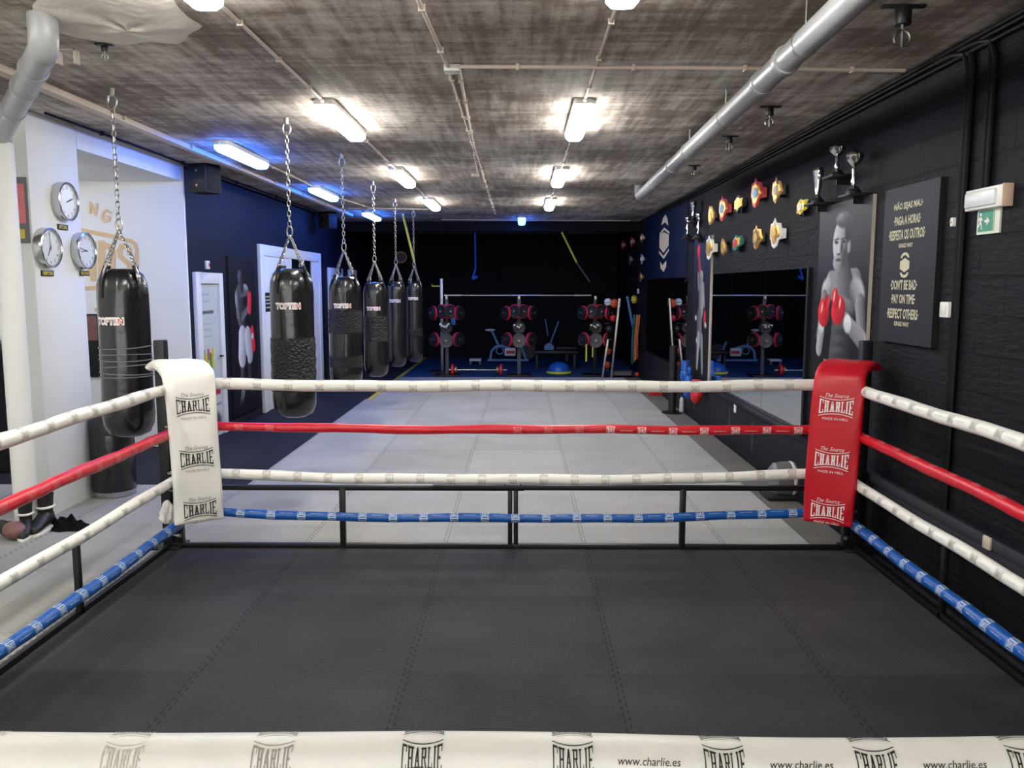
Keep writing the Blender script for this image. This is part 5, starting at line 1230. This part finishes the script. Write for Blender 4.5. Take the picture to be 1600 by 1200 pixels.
# ================================================================== FAR GYM CORNER
PL = MB(); PL.lathe([(.02, -.02), (.125, -.02), (.135, -.014), (.135, .014), (.125, .02), (.11, .012), (.05, .012), (.045, .02), (.02, .02)], 28)
pr = PL.build('weight_plate', 'black_rubber'); pr['category'] = 'weight plate'
hub = MB().cyl((0, 0, -.024), (0, 0, .026), .022, n=14).build('hub', 'steel', pr)
pr2 = pr.copy(); pr2.data = pr.data.copy(); pr2.data.materials[0] = M_['pink_red']; C.objects.link(pr2)
hub2 = hub.copy(); hub2.parent = pr2; C.objects.link(hub2)
pr3 = pr.copy(); pr3.data = pr.data.copy(); pr3.data.materials[0] = M_['grey_rubber']; C.objects.link(pr3)
hub3 = hub.copy(); hub3.parent = pr3; C.objects.link(hub3)
first = {0: True, 1: True, 2: True}
def put_plate(kind, pos, normal, label, s_=1.0, grp='weight plates on the storage racks'):
    src = (pr, pr2, pr3)[kind]; o = src if first[kind] else copy_tree(src); first[kind] = False
    o.matrix_world = Matrix.Translation(pos) @ basis(normal).to_4x4() @ Matrix.Scale(s_, 4)
    tag(o, label, 'weight plate', grp); return o
YK = 17.05
for ri, (px, rn) in enumerate(((699, 'left'), (811, 'middle'), (929, 'right'))):
    p = P(px, 587, Z=0); x, y = p.x, p.y
    rk = thing('plate_rack', 'black weight storage post, %s of three at the back' % rn, 'weight rack', (x, y, 0), 0, 'weight storage posts')
    MB().box((0, 0, .82), (.07, .07, 1.6)).build('post', 'grey_rubber' if ri < 2 else 'black_metal', rk, bevel=.006)
    MB().box((0, 0, .015), (.5, .5, .03)).build('base', 'black_metal', rk, bevel=.006)
    MB().box((0, -.03, 1.6), (.05, .1, .08)).build('bar_cradle', 'steel', rk, bevel=.006)
    pos = [(-.22, -.10, 1.30, (-.82, -.5, 0), 'far left peg'), (-.09, -.20, 1.33, (-.42, -1, 0), 'left front peg'), (.09, -.20, 1.33, (.42, -1, 0), 'right front peg'), (.22, -.10, 1.30, (.82, -.5, 0), 'far right peg'),
           (-.19, -.08, .76, (-.75, -.6, 0), 'low left peg'), (.19, -.08, .76, (.75, -.6, 0), 'low right peg')]
    for (dx, dy, z, nn, pn) in pos:
        n_ = Vector(nn).normalized(); q = Vector((x, y, z))
        pg = MB(); pg.cyl((0, 0, z), Vector((0, 0, z)) + n_ * (.30 if 'front' in pn else .39), .016, n=10); pg.build('peg', 'steel', rk)
        d0 = .20 if 'front' in pn else .30
        put_plate(1, q + n_ * (d0), n_, 'red plate, %s, %s storage post' % (pn, rn), 1.08)
        put_plate(0, q + n_ * (d0 + .05), n_, 'black plate before the red one, %s, %s storage post' % (pn, rn), .95)
    MB().cyl((0, 0, .74), (0, -.34, .74), .016, n=10).build('peg', 'steel', rk)
    put_plate(2, Vector((x, y - .2, .74)), (0, -1, 0), 'grey iron plate low on the front of the %s storage post' % rn, 1.1)
    put_plate(0, Vector((x, y - .14, 1.0)), (0, -1, .2), 'black weight plate on the middle front of the %s storage post' % rn, 1.0)
    MB().cyl((0, 0, 1.0), (0, -.22, 1.0), .016, n=10).build('peg', 'steel', rk)
    # dumbbells hung in the middle
    for k in range(5 if ri == 0 else 3):
        a = R(200 + 35 * k) if ri == 0 else R(220 + 50 * k); q = Vector((x - .03 + .085 * math.cos(a), y - .2, 1.1 + .075 * math.sin(a)))
        d = thing('dumbbell', 'small bright-ended dumbbell, %s from the left on the %s storage post' % (('first', 'second', 'third', 'fourth', 'fifth')[k], rn), 'dumbbell', q, 0, 'dumbbells on the storage posts')
        MB().cyl((0, -.06, 0), (0, .06, 0), .01, n=8).build('handle', 'steel', d)
        for s_ in (-1, 1): MB().cyl((0, s_ * .05, 0), (0, s_ * .09, 0), .022, n=12).build('weight_end', 'clock_face' if ri == 0 else 'steel', d, bevel=.004)
# barbell lying across the cradles
p0 = P(694, 463, Y=YK - .05); p1 = P(924, 463, Y=YK - .05)
t = thing('barbell', 'long steel barbell resting across the three storage posts', 'barbell', (0, YK - .06, p0.z + .02)); MB().cyl((p0.x, 0, 0), (p1.x, 0, 0), .014, n=12).build('bar', 'steel', t)
for s_, x in ((1, p0.x), (-1, p1.x)): MB().cyl((x, 0, 0), (x + s_ * .35, 0, 0), .025, n=12).build('sleeve', 'steel', t)
# squat stand behind the left post
p = P(691, 560, Y=17.6); t = thing('squat_stand', 'pale steel upright with a J hook beside the left storage post', 'squat stand', (p.x, 17.6, 0))
MB().box((0, 0, 1.0), (.06, .06, 2.0)).build('upright', 'steel', t, bevel=.005); MB().tube([(0, 0, 1.84), (-.2, 0, 1.84), (-.2, 0, 1.88)], .014, 8).build('hook', 'yellow', t); MB().box((0, 0, .02), (.5, .4, .04)).build('base', 'black_metal', t)
# barbell on the floor
p = P(745, 578, Z=.12); t = thing('barbell', 'small loaded barbell with red plates lying on the blue turf', 'barbell', (p.x, p.y, .12)); MB().cyl((-.62, 0, 0), (.62, 0, 0), .014, n=12).build('bar', 'chrome', t)
for s_ in (-1, 1):
    MB().lathe([(.02, -.03), (.11, -.03), (.12, -.02), (.12, .02), (.11, .03), (.02, .03)], 24, M=Matrix.Translation((s_ * .5, 0, 0)) @ Matrix.Rotation(R(90), 4, 'Y')).build('plate', 'red', t)
    MB().lathe([(.02, -.02), (.09, -.02), (.09, .02), (.02, .02)], 24, M=Matrix.Translation((s_ * .43, 0, 0)) @ Matrix.Rotation(R(90), 4, 'Y')).build('plate', 'gold_dark', t)
# exercise bike
p = P(797, 560, Z=0); t = thing('exercise_bike', 'pale blue exercise bike behind the storage posts', 'exercise bike', (p.x, 20.0, 0))
def bx_(px, py): q = P(px, py, Y=20.0); return Vector((q.x - p.x, 0, max(.03, q.z - .06)))
b = MB(); b.tube([bx_(766, 559), bx_(768, 545), bx_(774, 538), bx_(783, 536), bx_(796, 540)], .035, 10); b.tube([bx_(779, 536), bx_(769, 514)], .03, 10); b.tube([bx_(812, 530), bx_(822, 558)], .03, 10); b.tube([bx_(762, 559), bx_(826, 559)], .03, 10); b.build('frame', 'pale_blue', t)
b = MB(); c_ = bx_(781, 544); b.tube([c_ + Vector((.085 * math.cos(a), 0, .085 * math.sin(a))) for a in np.linspace(0, 2 * math.pi, 21)[:-1]], .016, 8, closed=True); b.build('crank_guard', 'pale_blue', t)
c_ = bx_(797, 546); MB().box(c_, (.28, .12, .2)).build('flywheel_cover', 'white_plastic', t, bevel=.03); MB().box(c_ + Vector((.01, -.062, 0)), (.2, .01, .07)).build('decal', 'red', t)
c_ = bx_(766, 512); MB().ell(c_, (.13, .09, .035), 16, 8).build('saddle', 'white_plastic', t)
c_ = bx_(825, 545); b = MB(); b.lathe([(.02, -.02), (.19, -.02), (.2, 0), (.19, .02), (.02, .02)], 28, M=Matrix.Translation(c_) @ Matrix.Rotation(R(90), 4, 'X')); b.build('wheel', 'black_rubber', t)
# V-shaped trainer further right
t = thing('rowing_trainer', 'dark trainer with thin blue uprights in a V behind the racks', 'exercise machine', (P(870, 550, Y=20).x, 20.0, 0)); p = Vector(t.location)
def bx_(px, py): q = P(px, py, Y=20.0); return Vector((q.x - p.x, 0, max(.03, q.z - .06)))
b = MB(); b.tube([bx_(858, 538), bx_(873, 498)], .018, 8); b.tube([bx_(856, 520), bx_(852, 494)], .014, 8); b.tube([bx_(858, 536), bx_(860, 545), bx_(882, 548)], .03, 8); b.build('frame', 'pale_blue', t)
c_ = bx_(858, 540); MB().lathe([(.02, -.03), (.12, -.03), (.12, .03), (.02, .03)], 20, M=Matrix.Translation(c_) @ Matrix.Rotation(R(90), 4, 'X')).build('flywheel', 'pale_blue', t)
MB().box(bx_(885, 540) + Vector((0, 0, 0)), (.5, .3, .08)).build('seat', 'black_rubber', t, bevel=.02); MB().box(bx_(885, 551), (.06, .3, .3)).build('leg', 'black_metal', t)
# bench
p = P(868, 556, Y=18.6); t = thing('weight_bench', 'low black bench standing on the blue turf', 'bench', (p.x, 18.6, 0)); MB().box((0, 0, .36), (1.0, .28, .08)).build('seat_pad', 'black_rubber', t, bevel=.02)
for x in (-.42, .42): MB().box((x, 0, .16), (.05, .25, .32)).build('leg', 'black_metal', t)
t = thing('step_platform', 'low grey and white step platform left of the exercise bike', 'step', (P(743, 557, Y=19.6).x, 19.6, 0)); MB().box((0, 0, .1), (.28, .3, .05)).build('deck', 'white_plastic', t, bevel=.015)
for x in (-.11, .11): MB().box((x, 0, .04), (.05, .3, .08)).build('foot', 'grey_fabric', t)
# balance dome
p = P(874, 585, Z=0); t = thing('balance_dome', 'blue balance dome with lime base on the floor at the turf edge', 'balance dome', (p.x, p.y + .2, 0)); MB().ell((0, 0, .04), (.24, .24, .21), 28, 14).build('dome', 'blue', t); MB().lathe([(.25, 0), (.265, .01), (.265, .045), (.24, .055)], 32).build('base', 'lime', t)
# blue cup hung
q = P(708, 501, Y=17.4); t = thing('bottle', 'pale blue bottle hanging right of the left storage post', 'bottle', q); MB().lathe([(.04, -.09), (.05, -.08), (.05, .05), (.03, .07), (.025, .09)], 18).build('bottle_body', 'pale_blue', t); MB().lathe([(.028, .09), (.028, .11), (.01, .12)], 14).build('cap', 'white_plastic', t)
# ball rack (leaning ladder) with balls
YB_ = 16.6
def lr(px, py, Y_=YB_): return P(px, py, Y=Y_)
o = lr(952, 589); o.z = 0
t = thing('ball_rack', 'ladder shaped ball rack with pale uprights beside the right storage post', 'ball rack', o)
for (a_, c_) in (((968, 466), (955, 590)), ((950, 530), (941, 586))):
    b = MB(); A_ = lr(*a_) - o; B_ = lr(*c_) - o; B_.z = 0; d = A_ - B_; b.box((0, 0, 0), (.06, .04, d.length), M=Matrix.Translation((A_ + B_) / 2) @ basis(d).to_4x4()); b.build('upright', 'steel', t, bevel=.004)
MB().box(lr(960, 584) - o + Vector((.15, .2, -.0)), (.4, .3, .08)).build('base', 'grey_rubber', t)
for z in (1.45, 1.1, .78, .45, .15): MB().tube([(.0, .1, z), (-.12, .12, z - .02), (-.1, .1, z)], .012, 8).build('ball_hook', 'black_metal', t)
for k, (px, py, m, rb, lab) in enumerate(((960, 474, 'orange', .09, 'orange ball on top of the ball rack'), (950, 472, 'clear', .08, 'pale ball beside the orange one on top of the rack'), (958, 497, 'red', .07, 'red ball second from the top of the rack'), (952, 514, 'black_rubber', .09, 'black ball in the middle of the rack'), (950, 549, 'orange', .07, 'orange ball low on the rack'), (948, 570, 'orange', .075, 'lowest orange ball on the rack'))):
    q = P(px, py, Y=16.75); t = thing('medicine_ball', lab, 'ball', q, 0, 'balls on the rack'); MB().ell((0, 0, 0), (rb, rb, rb), 20, 14).build('ball', m, t); MB().lathe([(rb * 1.0, -.006), (rb * 1.01, 0), (rb * 1.0, .006)], 20).build('seam', 'black_rubber', t)
# lime bands hanging from the right post
for px, (a_, c_) in ((916, (538, 565)), (926, (542, 558))):
    q0 = P(px, a_, Y=16.7); q1 = P(px, c_, Y=16.7); t = tag(MB().box((0, 0, 0), (.03 if px == 916 else .022, .008, q0.z - q1.z)).build('exercise_band', 'lime', loc=(q0 + q1) / 2), 'lime exercise band hanging under the right storage post, %s' % ('longer left one' if px == 916 else 'shorter right one'), 'exercise band')
# bundle of bands on the wall
for k, (dx, m, w2, L2, cn) in enumerate(((-5, 'teal', .045, .0, 'teal'), (-1, 'lime', .02, .0, 'lime'), (2, 'orange', .06, .0, 'orange'), (5, 'gold_dark', .03, 0, 'brown'))):
    a_ = P(996 + dx * .8, 492, X=2.41); c_ = P(992 + dx * .8, 568 - 3 * k, Y=a_.y); o = a_.copy(); b = MB(); pts = [(0, 0, 0), Vector(c_ - o) * .5 + Vector((-.02, 0, 0)), Vector(c_ - o)]
    b.tube([Vector(q) for q in pts], w2 * .6, 8); tag(b.build('exercise_band', m, loc=o), '%s exercise band hanging in the bundle at the far end of the black wall' % cn, 'exercise band', 'bundle of hanging bands')
a_ = P(980, 463, Y=17.9); c_ = P(989, 510, Y=17.9); tag(MB().tube([(0, 0, 0), c_ - a_], .03, 8).build('foam_stick', 'pale_blue', loc=a_), 'pale blue foam stick leaning at the far black wall', 'stick')
q = P(991, 468, X=2.40); tag(MB().ell((0, 0, 0), (.07, .1, .09), 14, 10).build('focus_mitt', 'yellow', loc=q), 'round yellow training mitt hung above the bundle of bands', 'training mitt')
q = P(1003, 586, Z=.03); t = thing('shoe_pair', 'orange and grey trainers at the foot of the far black wall', 'shoes', (q.x, q.y, 0)); [MB().ell((x, 0, .04), (.05, .13, .05), 14, 8).build('shoe', m, t) for x, m in ((-.1, 'orange'), (.08, 'grey_fabric'))]
# suspension straps from the beam
def strap(a_, mids, Y_, cols, label):
    A_ = P(*a_, Y=Y_); t = thing('suspension_strap', label, 'suspension strap', A_); prev = A_
    for (q, m, r_) in mids:
        Q = P(*q, Y=Y_); MB().tube([prev - A_, Q - A_], r_, 8).build('webbing', m, t); prev = Q
    MB().cyl((0, 0, 0), (0, 0, .06), .02, n=8).build('anchor', 'steel', t)
strap((630, 337), [((647, 408), 'yellow', .022), ((660, 470), 'grey_rubber', .018)], 15.6, None, 'yellow suspension strap slanting behind the last hanging bag')
strap((878, 363), [((901, 410), 'yellow', .022), ((922, 441), 'grey_rubber', .018)], 17.65, None, 'yellow suspension strap slanting under the beam above the right rack')
strap((742, 362), [((743, 420), 'blue', .014), ((738, 436), 'blue', .02), ((746, 432), 'blue', .03)], 17.65, None, 'blue rope with a knot hanging under the beam over the turf')
# freestanding pole, bottle, box, gloves on the right
p = P(1050, 645, Z=0); t = thing('barrier_post', 'slim black freestanding post with a round base near the far mirrors', 'post', (p.x, p.y, 0)); MB().lathe([(.15, 0), (.15, .015), (.05, .03), (.045, .05)], 28).build('base', 'black_metal', t); MB().cyl((0, 0, .03), (0, 0, .98), .058, n=20).build('post', 'black_rubber', t)
p = P(1062, 645, Z=0); t = thing('water_bottle', 'clear water bottle on the floor beside the black post', 'bottle', (p.x + .03, p.y + .02, 0)); MB().lathe([(.03, 0), (.035, .01), (.035, .12), (.03, .15), (.035, .17), (.03, .2), (.014, .23)], 18).build('bottle_body', 'clear', t); MB().cyl((0, 0, .23), (0, 0, .25), .016, n=12).build('cap', 'blue', t)
p = P(1024, 617, Z=0); t = thing('toy_box', 'small red yellow and blue box on the floor near the far wall', 'box', (p.x, p.y, 0)); MB().box((0, 0, .045), (.24, .2, .09)).build('lower_box', 'red', t, bevel=.005); MB().box((.04, 0, .125), (.16, .18, .07)).build('upper_box', 'yellow', t, bevel=.005); MB().box((-.08, 0, .125), (.08, .18, .07)).build('side_box', 'pale_blue', t, bevel=.005)
for (px, py, m, lab, X_) in ((1071, 568, 'blue', 'blue boxing glove hanging highest under the fighter poster', 2.28), (1076, 592, 'blue', 'blue boxing glove hanging low under the fighter poster', 2.26), (1088, 598, 'red', 'red boxing glove hanging under the fighter poster', 2.26)):
    q = P(px, py, X=X_); glove(q + Vector((0, 0, .04)), R(-70), m, m, lab, 1.2, True, 'hanging boxing gloves')
# ladder of grey clips on the plinth
q = P(1149, 638, X=2.37); tag(MB().box((0, 0, 0), (.02, .06, .1)).build('socket_cover', 'white_plastic', loc=(2.368, q.y, q.z + .0), bevel=.01), 'small white socket cover on the black plinth under the mirrors', 'socket')
q = P(556, 402, Y=21.4); t = thing('wall_clock', 'dim round clock high on the black back wall behind the bags', 'clock', P(627, 402, Y=21.45)); MB().cyl((0, 0, 0), (0, -.05, 0), .15, n=28).build('case', 'gold_dark', t); MB().cyl((0, -.05, 0), (0, -.055, 0), .12, n=28).build('dial', 'grey_rubber', t)
